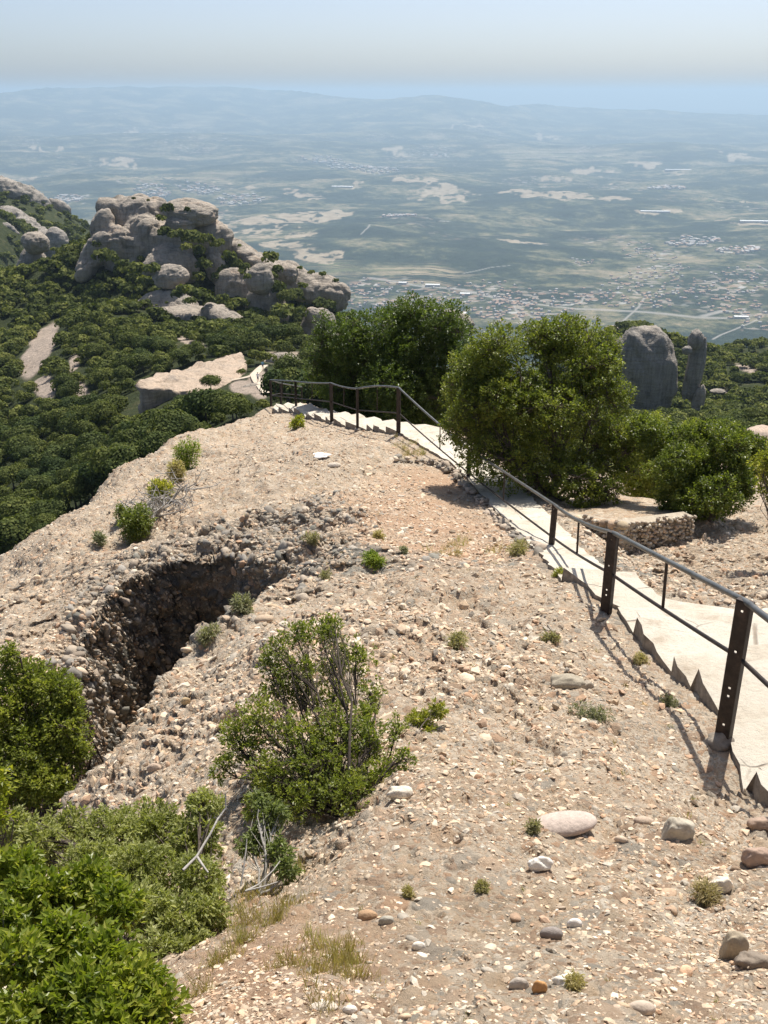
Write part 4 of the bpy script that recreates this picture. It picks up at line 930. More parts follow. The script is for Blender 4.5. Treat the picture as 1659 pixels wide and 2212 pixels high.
def plant(name, label, cat, base, clumps, tips, per, llen, lwid, mat, seed, shell=.55, sub=0, stem=.02, spread=None, group=None, bark=None, twigs=True, limbs=None, fill=.35, part='crown', stalk='trunk', stemk=5):
    g = np.random.default_rng(seed); root = empty(name, base); tag(root, label, cat, group); base = np.array(base, float)
    cl = np.array([np.array(c, float) for c in clumps])
    if sub:
        new = []; par = []
        cl[:, 3:6] *= 1.1
        for c in cl:
            for _ in range(sub):
                d_ = rand_dirs(1, g)[0]; d_[1] = -abs(d_[1]) if g.random() < .6 else d_[1]; q_ = g.uniform(.34, .52); new.append(np.concatenate([c[:3] + d_ * c[3:6] * g.uniform(.55, .8), c[3:6] * q_])); par.append(c[:3])
            new.append(np.concatenate([c[:3], c[3:6] * .6])); par.append(None)
        cl = np.array(new)
    vol = (cl[:, 3] * cl[:, 4] + cl[:, 3] * cl[:, 5]) ; cnt = np.maximum(3, (tips * vol / vol.sum()).astype(int))
    cents, outs, parts = [], [], []
    for ci, (c, k) in enumerate(zip(cl, cnt)):
        st0 = base if not sub or par[ci] is None else par[ci]; sw = 1. if st0 is base else .35
        d = rand_dirs(k, g); ns = 1 + .22 * vnoise(d * 2.3 + c[:3] * 3, seed)
        rr_ = np.where(g.random(k) < fill, g.random(k) ** .5, g.uniform(shell, 1.05, k)) * ns
        pt = c[:3] + d * rr_[:, None] * c[3:6]; cents.append(pt); outs.append(d)
        # limb to the clump centre
        mid = (st0 + c[:3]) / 2 + g.normal(0, .11, 3) * np.linalg.norm(c[:3] - st0); m_ = 7
        t = np.linspace(0, 1, m_)[:, None]; crv = st0 * (1 - t) ** 2 + 2 * mid * t * (1 - t) + c[:3] * t * t; crv += g.normal(0, .018, crv.shape) * np.linalg.norm(c[:3] - st0) * (t > 0)
        parts.append(tube_np(crv, np.linspace(stem, stem * .38, m_) * sw, stemk))
        if twigs:
            sel = g.choice(k, min(k, int(14 + k * (.10 if twigs is True else twigs))), replace=False)
            for s in sel:
                t0 = g.integers(m_ // 2, m_); A0 = crv[t0]; e = pt[s]; mm = (A0 + e) / 2 + g.normal(0, .1, 3) * np.linalg.norm(e - A0)
                parts.append(tube_np(np.array([A0, mm, e]), [stem * .3, stem * .2, stem * .09], 3 if stem < .02 else 4))
    cents = np.concatenate(cents); outs = np.concatenate(outs)
    v, f, n_ = leaf_cloud(cents, outs, per, llen, lwid, g, spread or llen * 1.3)
    tn = np.clip(g.normal(.45, .22, n_) + .28 * vnoise(np.repeat(cents, per, 0) * 3 / max(.4, cl[:, 3].max()), 5), 0, 1)
    link(part, np_mesh(part, v - base, f, False, {'tint': ('FACE', tn)}), mat, root)
    v, f = join_np([(a, b_) for a, b_ in parts]) if len({b_.shape[1] for a, b_ in parts}) == 1 else join_np(parts)
    link(stalk, np_mesh(stalk, v - base, f, True), bark or M_bark, root); return root
def CL(lst):                                                  # (x, y, w, h, distance, depth ratio) -> clump
    out = []
    for x, y, w, h, d, dr in lst:
        c = P(x, y, d); m = scale_at(x, y, d); out.append((c[0], c[1], c[2], w / 2 * m, w / 2 * m * dr, h / 2 * m))
    return out
# two big trees behind the handrail
tb = P(1195, 1098, 15.6); tb[2] = Hs(tb[0], tb[1])[0] - .05
plant('holm_oak', 'tallest bright green round tree right of the walkway behind the iron handrail', 'tree', tb,
      CL([(1035,782,130,120,16.8,1.),(1010,830,110,130,16.7,1.),(1180,725,150,90,16.8,1.),(1015,840,120,140,16.7,1.),(990,930,80,110,16.6,.9),(1285,778,110,110,16.8,1.),(1120,790,200,170,16.6,1.),(1240,790,200,170,16.6,1.),(1060,860,170,170,16.3,1.),(1310,850,140,180,16.5,1.),(1180,880,240,200,16.1,.8),(1060,950,150,150,16.2,.8),(1160,990,220,180,15.8,.8),(1290,960,150,190,15.9,.8),(1330,1000,110,150,15.7,.8),(1240,1040,150,100,15.4,.8),(1310,1060,70,60,15.2,.8),(1030,900,120,120,16.,.8),(1180,740,120,90,16.8,1.),(1215,900,200,240,17.2,.7),(1120,900,200,220,17.2,.7)]),
      9800, 11, .050, .034, M_oak, 11, .75, sub=6, stem=.028, twigs=.01, stemk=5, fill=.2)
ta = P(880, 905, 26.); ta[2] = Hs(ta[0], ta[1])[0]
plant('holm_oak', 'wide dark tree behind the steps at the bend of the handrail', 'tree', ta,
      CL([(985,735,120,130,25.8,1.),(690,750,80,140,26.8,1.),(925,690,110,80,26.,1.),(1010,800,90,130,24.8,.9),(810,720,170,140,26.4,1.),(900,730,170,150,26.2,1.),(740,770,140,160,26.6,1.),(960,780,120,150,26.0,1.),(850,810,220,160,25.9,.8),(730,830,130,140,26.3,.8),(960,860,130,150,25.4,.8),(800,870,180,100,26.0,.7),(890,870,160,110,25.7,.7),(700,820,80,110,26.8,.8),(840,690,110,80,26.6,1.),(850,790,240,220,27.4,.6)]),
      9200, 11, .072, .048, M_oak, 12, .75, sub=6, stem=.028, twigs=.01, stemk=5, fill=.2)
tc = P(1530, 1150, 14.0); tc[2] = Hs(tc[0], tc[1])[0]
plant('oak_shrub', 'wide dark green shrub growing at the right behind the terrace wall', 'shrub', tc,
      CL([(1605,965,90,90,15.,.9),(1630,1020,60,70,14.6,.9),(1480,1010,150,150,14.6,.9),(1560,1000,150,150,14.6,.9),(1420,960,120,120,15.2,.9),(1530,1080,160,140,14.2,.8),(1600,1040,90,120,14.3,.8),(1450,1070,100,100,14.6,.8),(1380,940,90,80,15.6,.9),(1500,940,110,80,15.2,.9),(1580,950,70,60,15.,.9)]),
      5000, 11, .048, .031, M_oak, 13, .75, sub=5, stem=.02, twigs=.02, fill=.25)
tr_ = P(1400, 960, 20); tr_[2] = Hs(tr_[0], tr_[1])[0]
plant('oak_shrub', 'lighter green shrub between the tallest tree and the right hand shrub', 'shrub', tr_,
      CL([(1400,950,130,130,19.,.9),(1360,1010,110,150,18.6,.9),(1440,985,140,140,19.,.8),(1390,1060,110,90,18.4,.8),(1490,965,120,100,20,.8),(1430,1040,110,110,18.8,.8)]), 1900, 11, .06, .038, M_shrub, 14, .7, sub=4, stem=.02, twigs=.03)
te = P(1700, 1080, 11); te[2] = Hs(te[0], te[1])[0]
plant('oak_shrub', 'leafy branch reaching in at the right edge above the gravel', 'shrub', te, CL([(1680,1040,80,90,11.5,.9),(1650,1000,50,50,11.5,.9),(1700,980,80,80,11.6,.9)]), 420, 11, .045, .026, M_shrub, 15, .6, stem=.02)
# shrub in the middle of the slope
sb = P(745, 1740, 3.95); sb[2] = Hs(sb[0], sb[1])[0] - .02
plant('kermes_oak_shrub', 'airy green shrub with bare twigs growing in the middle of the rocky slope', 'shrub', sb,
      CL([(600,1400,70,60,4.9,.8),(690,1370,110,60,5.0,.8),(770,1420,90,90,4.9,.7),(640,1450,110,90,4.8,.7),(800,1500,60,110,4.75,.7),(720,1440,100,80,5.0,.7),
          (560,1560,130,130,4.5,.8),(650,1590,130,120,4.4,.8),(520,1620,90,110,4.4,.8),(590,1680,150,120,4.2,.8),(740,1570,120,110,4.4,.8),(800,1600,110,130,4.3,.8),(700,1650,150,120,4.2,.8),
          (830,1680,110,110,4.1,.8),(760,1710,140,100,4.0,.8),(650,1730,110,80,4.0,.8),(560,1740,90,70,4.1,.8),(790,1540,70,60,4.5,.8),(870,1640,50,70,4.1,.8),(585,1440,60,60,4.85,.8),(500,1580,60,80,4.5,.8),(650,1500,90,70,4.75,.8),(720,1510,90,70,4.7,.8),(600,1490,80,60,4.75,.8),(480,1660,50,80,4.3,.8),(720,1350,60,50,5.05,.8),(640,1370,70,50,5.0,.8),(860,1570,50,60,4.4,.8)]),
      2500, 8, .0235, .0125, M_shrub, 21, .3, stem=.010, spread=.022, twigs=.12, fill=.6, bark=M_twig, part='foliage', stalk='branches')
s2_ = P(895, 1600, 4.75); s2_[2] = Hs(s2_[0], s2_[1])[0]
plant('kermes_oak_shrub', 'small separate sprig of green leaves right of the airy shrub', 'shrub', s2_,
      CL([(905,1560,60,60,4.9,.8),(945,1535,42,44,4.95,.8),(880,1600,50,50,4.8,.8),(925,1580,40,36,4.85,.8)]), 260, 10, .024, .010, M_shrub, 22, .4, stem=.006, spread=.016, part='foliage', stalk='branches')
# lower left shrubs
b2 = P(400, 1990, 2.75); b2[2] = Hs(b2[0], b2[1])[0]
plant('grey_leaved_shrub', 'dense grey green shrub in front of the rock slab at lower left', 'shrub', b2,
      CL([(240,1800,150,110,3.4,.8),(340,1790,140,110,3.3,.8),(420,1810,120,110,3.2,.8),(140,1790,120,90,3.5,.8),(300,1880,170,120,3.0,.8),(420,1900,130,120,2.95,.8),(200,1870,140,110,3.1,.8),(440,1740,80,70,3.3,.8),
          (380,1990,160,120,2.7,.8),(300,1960,120,110,2.75,.8),(450,1970,90,100,2.75,.8),(400,2060,130,80,2.55,.8),(90,1830,110,110,3.3,.8),(40,1790,80,90,3.4,.8),(340,2050,90,80,2.55,.8)]),
      3100, 9, .026, .0105, M_grey_leaf, 31, .5, stem=.011, spread=.018, twigs=.05, fill=.55, part='foliage', stalk='branches')
b2b = P(560, 1935, 3.05); b2b[2] = Hs(b2b[0], b2b[1])[0]
plant('grey_leaved_shrub', 'thin leggy shrub with bare grey stems between two denser shrubs', 'shrub', b2b,
      CL([(590,1760,60,60,3.35,.7),(570,1800,60,40,3.3,.7),(600,1840,56,70,3.2,.7),(620,1880,50,50,3.1,.7),(540,1830,50,40,3.25,.7),(560,1730,40,40,3.4,.7)]),
      330, 9, .026, .0105, M_grey_leaf, 32, .3, stem=.007, spread=.016, bark=M_dead, part='foliage', stalk='branches')
b3 = P(150, 2230, 1.75); b3[2] = Hs(b3[0], b3[1])[0] - .2
plant('broad_leaved_shrub', 'bright glossy green shrub filling the bottom left corner', 'shrub', b3,
      CL([(80,1940,150,120,2.2,.7),(190,1920,150,110,2.25,.7),(40,1880,120,100,2.3,.7),(250,1960,110,100,2.15,.7),(120,2040,180,130,2.0,.7),(230,2060,150,110,1.95,.7),(40,2080,140,140,1.9,.7),(300,2120,130,100,1.85,.7),(180,2150,180,120,1.8,.7),(340,2170,110,90,1.8,.7),(60,2190,150,120,1.75,.7),(250,2210,160,100,1.72,.7),(20,1990,80,100,2.05,.7)]),
      1500, 9, .029, .0155, M_bright, 41, .45, stem=.011, spread=.022, twigs=.06, fill=.6, part='foliage', stalk='branches')
b4 = P(70, 1760, 6.2); b4[2] = Hs(b4[0], b4[1])[0] - .3
plant('oak_shrub', 'rounded green shrub rising out of the dark cleft at the left edge', 'shrub', b4,
      CL([(60,1470,130,90,6.8,.8),(120,1500,120,110,6.7,.8),(30,1540,130,120,6.6,.8),(130,1580,110,110,6.5,.8),(70,1620,150,120,6.4,.8),(150,1530,70,80,6.6,.8),(20,1420,50,60,6.8,.8),(100,1690,130,100,6.2,.8),(30,1700,110,110,6.2,.8),(165,1620,60,60,6.4,.8),(-20,1600,100,200,6.4,.8)]),
      2700, 9, .036, .020, M_shrub, 51, .5, stem=.02, spread=.035, twigs=.05, fill=.5)
b5 = P(0, 1620, 3.2); b5[2] = Hs(b5[0], b5[1])[0]
plant('broad_leaved_shrub', 'tip of a leafy branch at the left edge above the bottom shrub', 'shrub', b5, CL([(-10,1690,60,60,3.2,.7),(-20,1760,70,80,3.1,.7)]), 90, 9, .03, .014, M_bright, 52, .4, stem=.008, part='foliage', stalk='branches')
# loose bare branches
def branchy(name, label, segs, mat, r0, d):
    parts = []
    for s in segs:
        pts = np.array([P(*q) for q in s]); parts.append(tube_np(pts, np.linspace(r0, r0 * .5, len(pts)), 6))
    v, f = join_np(parts); o = link(name, np_mesh(name, v, f, True), mat); tag(o, label, 'branch')
branchy('bare_branch', 'bare grey branch rising through the grey green shrub', [[(395,1880,2.75),(425,1850,2.82),(455,1800,2.9),(470,1770,2.95),(488,1745,3.0),(487,1715,3.02)], [(425,1850,2.82),(440,1872,2.78),(450,1885,2.75)]], M_dead, .0058, 0)
branchy('bare_branch', 'forked bleached stem beside the thin leggy shrub', [[(530,1925,2.9),(560,1910,2.95),(590,1880,3.0),(605,1860,3.05)], [(520,1915,2.9),(527,1870,2.95),(532,1830,3.0),(533,1812,3.02)], [(530,1925,2.9),(570,1915,2.9),(600,1905,2.92)]], M_dead, .0042, 0)
# dead juniper on the dome
def dead_bush():
    g = np.random.default_rng(5); parts = []
    base = P(390, 1075, 15.6)
    root = P(355, 1108, 14.9)
    for (bx_, by_, n_) in ((372, 1085, 16), (350, 1105, 18), (335, 1120, 16), (395, 1062, 10)):
        b_ = hit(bx_, by_); 
        for k in range(n_):
            an = g.uniform(0, 6.28); L = g.uniform(.25, .75); e = b_ + np.array([math.cos(an) * L, -abs(math.sin(an)) * L * .5, math.sin(an) * L * .5 + .2]); m_ = (b_ + e) / 2 + g.normal(0, .08, 3)
            parts.append(tube_np(np.array([b_ + [0, 0, .03], m_, e]), [.018, .012, .005], 5))
            for q in range(3): s = m_ + (e - m_) * g.random(); parts.append(tube_np(np.array([s, s + g.normal(0, .14, 3) + [0, -.03, .04]]), [.008, .003], 5))
    v, f = join_np(parts); c = v.mean(0); o = link('dead_juniper', np_mesh('dead_juniper', v - c, f, True), M_dead, loc=c); tag(o, 'bleached dead branches sprawling on the rock dome', 'dead shrub')
dead_bush()
def smallplant(x, y, w, h, lab, mat, seed, tips=110, llen=.05, lwid=.012, per=8, name='low_shrub', cat='shrub', dmax=60, n=3):
    p = hit(x, y + h * .35, .8, dmax)
    if p is None: return
    m = scale_at(x, y, p[1]); g = np.random.default_rng(seed); cl = []
    for k in range(n):
        cl.append((p[0] + g.uniform(-.25, .25) * w * m, p[1] + g.uniform(-.1, .3) * w * m, p[2] + h * m * g.uniform(.3, .5), w * m * .33, w * m * .33, h * m * .42))
    plant(name, lab, cat, p, cl, tips, per, llen, lwid, mat, seed, .2, stem=max(.004, h * m * .02), spread=llen * .8, fill=.7, twigs=.05, part='foliage', stalk='stems')
for a in [(405,985,48,76,'upright lime green shrub high on the rock dome',M_lime,301,240,.10,.02),(378,1025,40,50,'grey green shrub below the lime green one on the dome',M_herb,302,150,.09,.02),
          (352,1065,64,50,'olive shrub behind the bleached dead branches',M_shrub,303,220,.09,.025),(300,1135,70,86,'dark juniper left of the bleached dead branches',M_oak,304,420,.09,.022),(262,1110,30,50,'dark sprig at the left end of the juniper clump',M_oak,305,90,.08,.02),
          (642,914,28,30,'tiny round green bush at the foot of the far steps',M_bright,306,110,.07,.03),(800,1213,58,34,'bright lime green tuft in the middle of the slope',M_lime,307,150,.05,.014),
          (1115,1190,50,28,'grey green herb tuft beside the walkway edge',M_herb,308,130,.05,.012),(818,1160,26,24,'small grey herb in the dirt hollow',M_herb,309,70,.045,.012),
          (1385,1428,40,20,'dark green tuft in the handrail shadow',M_herb,310,90,.03,.008),(1270,1540,90,30,'spreading grey herb on the gravel right of centre',M_herb,311,150,.022,.006),(1450,1520,44,30,'mossy green tuft left of the jagged step edges',M_herb,312,100,.022,.007),
          (1210,1240,30,26,'green tuft at the foot of the third post',M_shrub,313,70,.035,.01),(450,1375,50,40,'dry olive herb at the lip of the dark cleft',M_herb,314,130,.05,.012),(420,1400,40,30,'green herb clinging beside the dark cleft',M_herb,315,90,.05,.012),
          (520,1310,50,46,'dark green herb in the crumbly rock band',M_herb,316,120,.05,.012),(672,1165,30,30,'grey herb at the top of the crumbly rock',M_herb,317,70,.05,.012),(1150,1790,30,40,'brown green herb at the left end of the large pink cobble',M_herb,318,80,.014,.005),
          (990,1390,50,40,'green herb in the crack above the sloping slab',M_herb,319,100,.035,.01),(870,1190,20,20,'thin dark weed in the dirt hollow',M_herb,320,40,.04,.01),(700,1245,28,20,'green herb right of the crumbly rock',M_herb,321,60,.04,.01),
          (1045,1920,44,24,'low grey green mat near the bottom centre',M_herb,322,90,.012,.005),(880,1930,26,24,'tiny dark herb at lower centre',M_herb,323,60,.012,.005),(1250,2130,60,30,'grey sprig beside the chalky white stone',M_herb,324,90,.012,.004),(1525,1930,70,50,'yellow green grass clump above the upright tan slab',M_dry,325,120,.03,.004),
          (1190,1380,36,18,'small green mat on the upper slope',M_herb,326,70,.03,.009),(215,1165,26,40,'grey bush low on the left dome',M_herb,327,70,.07,.018),(640,1700,20,20,'low weed under the airy shrub',M_herb,328,40,.014,.005)]:
    smallplant(*a)
# grass and small weeds nobody could count
def grass():
    g = np.random.default_rng(77); n = 420; w = area * inview * crd ** -.9 * (fn[:, 2] > .6); w = w / w.sum(); idx = g.choice(len(w), n, p=w); pos = cen[idx]
    pos = pos[pathdist(pos) > .2]
    vs, fs, tt, o = [], [], [], 0
    extra = []
    for (x, y, c) in ((740,2080,26),(680,2100,14),(620,2090,12),(600,1990,16),(560,1930,12),(640,1960,12),(520,2040,14),(700,2050,10),(640,1900,10),(540,1990,14),(480,2080,14),(430,2150,10),(700,2180,8),(760,2110,12),(870,965,14),(890,980,14),(905,985,14),(1000,1180,8),(960,1200,8),(1080,1190,8)):
        q = hit(x, y)
        for k in range(c): extra.append((q + np.array([g.normal(0, .03) * q[1] / 2.5, g.normal(0, .03) * q[1] / 2.5, 0]), 1))
    allp = [(p, 0) for p in pos] + extra
    for p, big in allp:
        b_ = 22 if big else 16; r_ = math.hypot(p[0], p[1]); s = (.055 if big else .022) * min(1.6, max(.8, r_ / 3)); base = p + g.normal(0, .35, (b_, 3)) * s * np.array([1, 1, 0]); d = rand_dirs(b_, g) * .45 + np.array([0, 0, 1 if big else .6]); wd = np.cross(d, rand_dirs(b_, g)); wd /= np.linalg.norm(wd, axis=1, keepdims=True)
        L = s * g.uniform(.6, 1.6, (b_, 1)); ww = s * (.03 if big else .07)
        q = np.stack([base - wd * ww, base + wd * ww, base + d * L], 1); vs.append(q.reshape(-1, 3)); tt.append(np.full(b_, g.random()))
    v = np.concatenate(vs); f = np.arange(len(v)).reshape(-1, 3)
    tag(link('grass', np_mesh('grass', v, f, False, {'tint': ('FACE', np.concatenate(tt))}), M_dry), 'dry grass and small weeds sprouting between the stones', 'grass', kind='stuff')
grass()

# ------------------------------------------------------------------ the woods of the middle distance
def crown_proto(seed, nq, q=.20, lob=9):
    g = np.random.default_rng(seed); cl = []
    for k in range(lob):
        d = rand_dirs(1, g)[0]; d[2] = abs(d[2]) * .8; cl.append((d * g.uniform(.35, .62), g.uniform(.36, .55)))
    cl.append((np.array([0, 0, .1]), .62)); pts, nr = [], []
    for c, r_ in cl:
        m = nq // len(cl); d = rand_dirs(m, g); d[:, 2] = np.where(d[:, 2] < -.4, -d[:, 2], d[:, 2]); pts.append(c + d * r_ * g.uniform(.8, 1.06, (m, 1))); nr.append(d)
    p = np.concatenate(pts); nrm = np.concatenate(nr); p[:, 2] *= .82; n_ = len(p)
    nrm = nrm + rand_dirs(n_, g) * .55; nrm /= np.linalg.norm(nrm, axis=1, keepdims=True)
    a = np.cross(nrm, rand_dirs(n_, g)); a /= np.linalg.norm(a, axis=1, keepdims=True); b_ = np.cross(nrm, a); s = q * g.uniform(.6, 1.3, (n_, 1))
    v = np.stack([p + a * s, p + b_ * s * .8, p - a * s * .9, p - b_ * s], 1).reshape(-1, 3)
    v += g.normal(0, q * .12, v.shape)
    return v, np.arange(n_ * 4).reshape(n_, 4), np.clip(g.normal(.45, .25, n_), 0, 1)
PRO = [crown_proto(900 + k, 2600, .058, 13) for k in range(5)]
LOW = [crown_proto(950 + k, 150, .20, 8) for k in range(6)]; MID = [crown_proto(970 + k, 620, .105, 9) for k in range(6)]
def trunk_proto():
    v, f = tube_np([(0, 0, -1.0), (.04, 0, -.5), (0, .03, .1)], [.07, .055, .03], 6); return np_mesh('trunk', v, f, True)
crown_me = []
for k, (v, f, t) in enumerate(PRO): me = np_mesh('crown', v, f, False, {'tint': ('FACE', t)}); me.materials.append(M_forest); crown_me.append(me)
trunk_me = trunk_proto(); trunk_me.materials.append(M_bark)
def in_rock(p, grow=1.0):
    for c, rx, ry, rz, t in rocks_xyz:
        q = p - c
        x = q[0] * math.cos(t) - q[2] * math.sin(t); z = q[0] * math.sin(t) + q[2] * math.cos(t)
        if (x / rx) ** 2 + (q[1] / ry) ** 2 + (z / rz) ** 2 < grow: return True
    return False
g = np.random.default_rng(4242); cand = []
N_ = 26000
az = g.uniform(R(-25), R(25), N_); rr2 = np.exp(g.uniform(math.log(46), math.log(1000), N_)); 
keepp = g.random(N_) < .085 * rr2 ** 2 / (N_ / (R(50) * math.log(1000 / 46.)))
az, rr2 = az[keepp], rr2[keepp]
X, Y = rr2 * np.sin(az), rr2 * np.cos(az); Z = H(X, Y); zn = fbm(np.stack([X * .02, Y * .02, X * 0], 1), 5, 5) * np.clip((rr2 - 60) * .02, 0, 3.2); Z = Z + zn
# coarse visibility: keep what is not hidden behind nearer ground
hor = {}
tgrid = np.exp(np.linspace(math.log(25), math.log(1000), 120)); azg = np.linspace(R(-26), R(26), 105); GA, GT = np.meshgrid(azg, tgrid, indexing='ij')
HZ = H(GT * np.sin(GA), GT * np.cos(GA)) / GT; HM_ = np.maximum.accumulate(HZ, axis=1)
vis = []
for x, y, z, r_, a in zip(X, Y, Z, rr2, az):
    ia = int(np.clip((a - azg[0]) / (azg[1] - azg[0]), 0, 104)); it = int(np.clip(np.searchsorted(tgrid, r_ * .93) - 1, 0, 119))
    sz = 1.15 + 2.1 * g.random() ** 1.4 + min(max(r_ - 250, 0) / 250, 1.6)
    if (z + sz * 2) / r_ < HM_[ia, it] - .004: continue
    if x > 30 and r_ > 600: continue
    if r_ < 98: continue
    p = np.array([x, y, z])
    ux_, uy_ = px_of(p); hp = sz * .8 / scale_at(800, 700, max(r_, 1.))
    if patch_mask(ux_, uy_ - hp * .6, 1.0) > .1 or patch_mask(ux_, uy_ - hp * 1.1) > .1: continue
    if in_rock(p, 1.15): continue
    if 486 < ux_ < 598 and r_ < 200 and 780 < uy_ < 850 + hp * 1.6: continue
    if 262 < ux_ < 540 and r_ < 200:
        bot = np.interp(ux_, [262, 330, 345, 415, 470, 540], [893, 893, 880, 850, 845, 815]); topl = np.interp(ux_, [262, 300, 370, 440, 520, 540], [880, 815, 803, 782, 757, 765])
        if r_ > 130 and topl < uy_ < bot + 3: continue
        if r_ <= 175 and topl < uy_ - hp * 1.6 < bot: continue
    vis.append((x, y, z, r_, sz))
# trees placed by hand around the rocks and trail: (x, y, size, distance)
HT = [(362,452,22,344),(350,475,20,342),(352,455,16,343),(405,455,14,336),(288,430,7,350),(320,434,6,350),(355,505,26,335),(385,512,30,334),(415,518,34,334),(440,522,30,336),(470,530,26,338),(430,545,22,338),(405,538,22,336),
      (440,575,26,338),(430,600,24,330),(495,560,28,340),(510,575,26,338),(485,590,24,338),(465,600,22,334),(520,590,20,336),(585,560,34,345),(600,585,24,340),(590,600,22,338),(530,580,22,326),(535,600,14,312),(600,630,34,330),(620,655,36,326),(640,640,30,330),(610,680,34,318),(650,680,30,318),(655,620,18,335),(690,660,30,340),(710,665,26,340),
      (380,640,24,310),(400,630,26,310),(425,640,28,310),(450,650,26,312),(410,655,20,305),(360,655,10,300),(338,660,6,300),(438,668,6,300),(480,650,26,318),(500,665,26,316),(520,700,26,300),(555,715,26,296),(230,560,30,335),(262,575,30,330),(300,585,30,326),(330,585,24,324),(210,530,16,345),(190,540,26,350),(200,510,16,356),(180,500,14,365),
      (552,768,34,185),(575,776,36,186),(541,786,18,178),(521,806,20,166),(455,838,44,140),(480,858,40,135),(618,810,50,150),(645,830,50,140),(600,830,36,150),(655,560+85,14,352),(648,580,10,352),(672,590,10,350),(698,594,14,350),(517,532,8,352),(725,608,10,350),
      (1300,735,30,330),(1330,745,30,345),(1345,900,40,300),(1380,905,40,290),(1430,900,40,290),(1470,880,34,300),(1490,900,34,290),(1450,735,40,360),(1530,890,30,310),(1310,720,20,420),(115,540,14,376),(60,600,18,372),(45,590,14,380)]
for x, y, s, d in HT:
    s *= 1.3 if (300 < d < 356 and x < 760) else 1.
    d -= 9 if (300 < d < 356 and x < 760) else 0
    p = P(x, y, d); m = scale_at(x, y, d); vis.append((p[0], p[1], p[2] - s * m * .25, -d, s * m * .62))
def score(t): return t[4] / abs(t[3])
vis.sort(key=score, reverse=True)
LB = {0: 'round dark evergreen tree in the woods left of the rock dome', 1: 'dark evergreen tree on the wooded slope below the peak', 2: 'small dark bush growing between the rock domes of the peak', 3: 'evergreen tree beside the far white trail', 4: 'hazy evergreen tree on the hillside right of the big trees'}
cnt = 0; rest = []
for (x, y, z, r_, sz) in vis:
    ux_, uy_ = px_of(np.array([x, y, z]))
    if cnt < 300 and -20 < ux_ < 1680 and not (740 < ux_ < 1280):
        kind = 4 if ux_ > 1250 else (3 if (r_ < 0 and uy_ > 755) else (2 if r_ < 0 else (0 if uy_ > 860 else 1)))
        e = empty('evergreen_tree', (x, y, z)); tag(e, LB[kind], 'tree', ['trees of the wooded valley', 'trees on the slope below the peak', 'bushes between the domes', 'trees beside the far trail', 'trees on the right hillside'][kind])
        c = bpy.data.objects.new('crown', crown_me[cnt % 5]); C.objects.link(c); c.parent = e; c.location = (0, 0, sz * .75); c.rotation_euler = (0, 0, random.random() * 6.28); q = random.uniform(.9, 1.15); c.scale = (sz * q, sz * q, sz * random.uniform(.85, 1.1))
        t = bpy.data.objects.new('trunk', trunk_me); C.objects.link(t); t.parent = e; t.location = (0, 0, sz * .6); t.scale = (sz, sz, sz)
        cnt += 1
    else: rest.append((x, y, z, r_, sz))
vs, fs, ts, o = [], [], [], 0
for k, (x, y, z, r_, sz) in enumerate(rest):
    v, f, t = (MID if abs(r_) < 300 else LOW)[k % 6]; a = g.uniform(0, 6.28); c, s = math.cos(a), math.sin(a); q = sz * g.uniform(.85, 1.2)
    w = np.stack([v[:, 0] * c - v[:, 1] * s, v[:, 0] * s + v[:, 1] * c, v[:, 2]], 1) * q + np.array([x, y, z + sz * .45])
    vs.append(w); fs.append(f + o); o += len(v); ts.append(np.clip(t + g.normal(0, .28), 0, 1))
print('REST', len(rest), cnt); tag(link('woodland', np_mesh('woodland', np.concatenate(vs), np.concatenate(fs), False, {'tint': ('FACE', np.concatenate(ts))}), M_forest), 'dark evergreen scrub covering the slopes behind the nearer trees', 'woodland', kind='stuff')

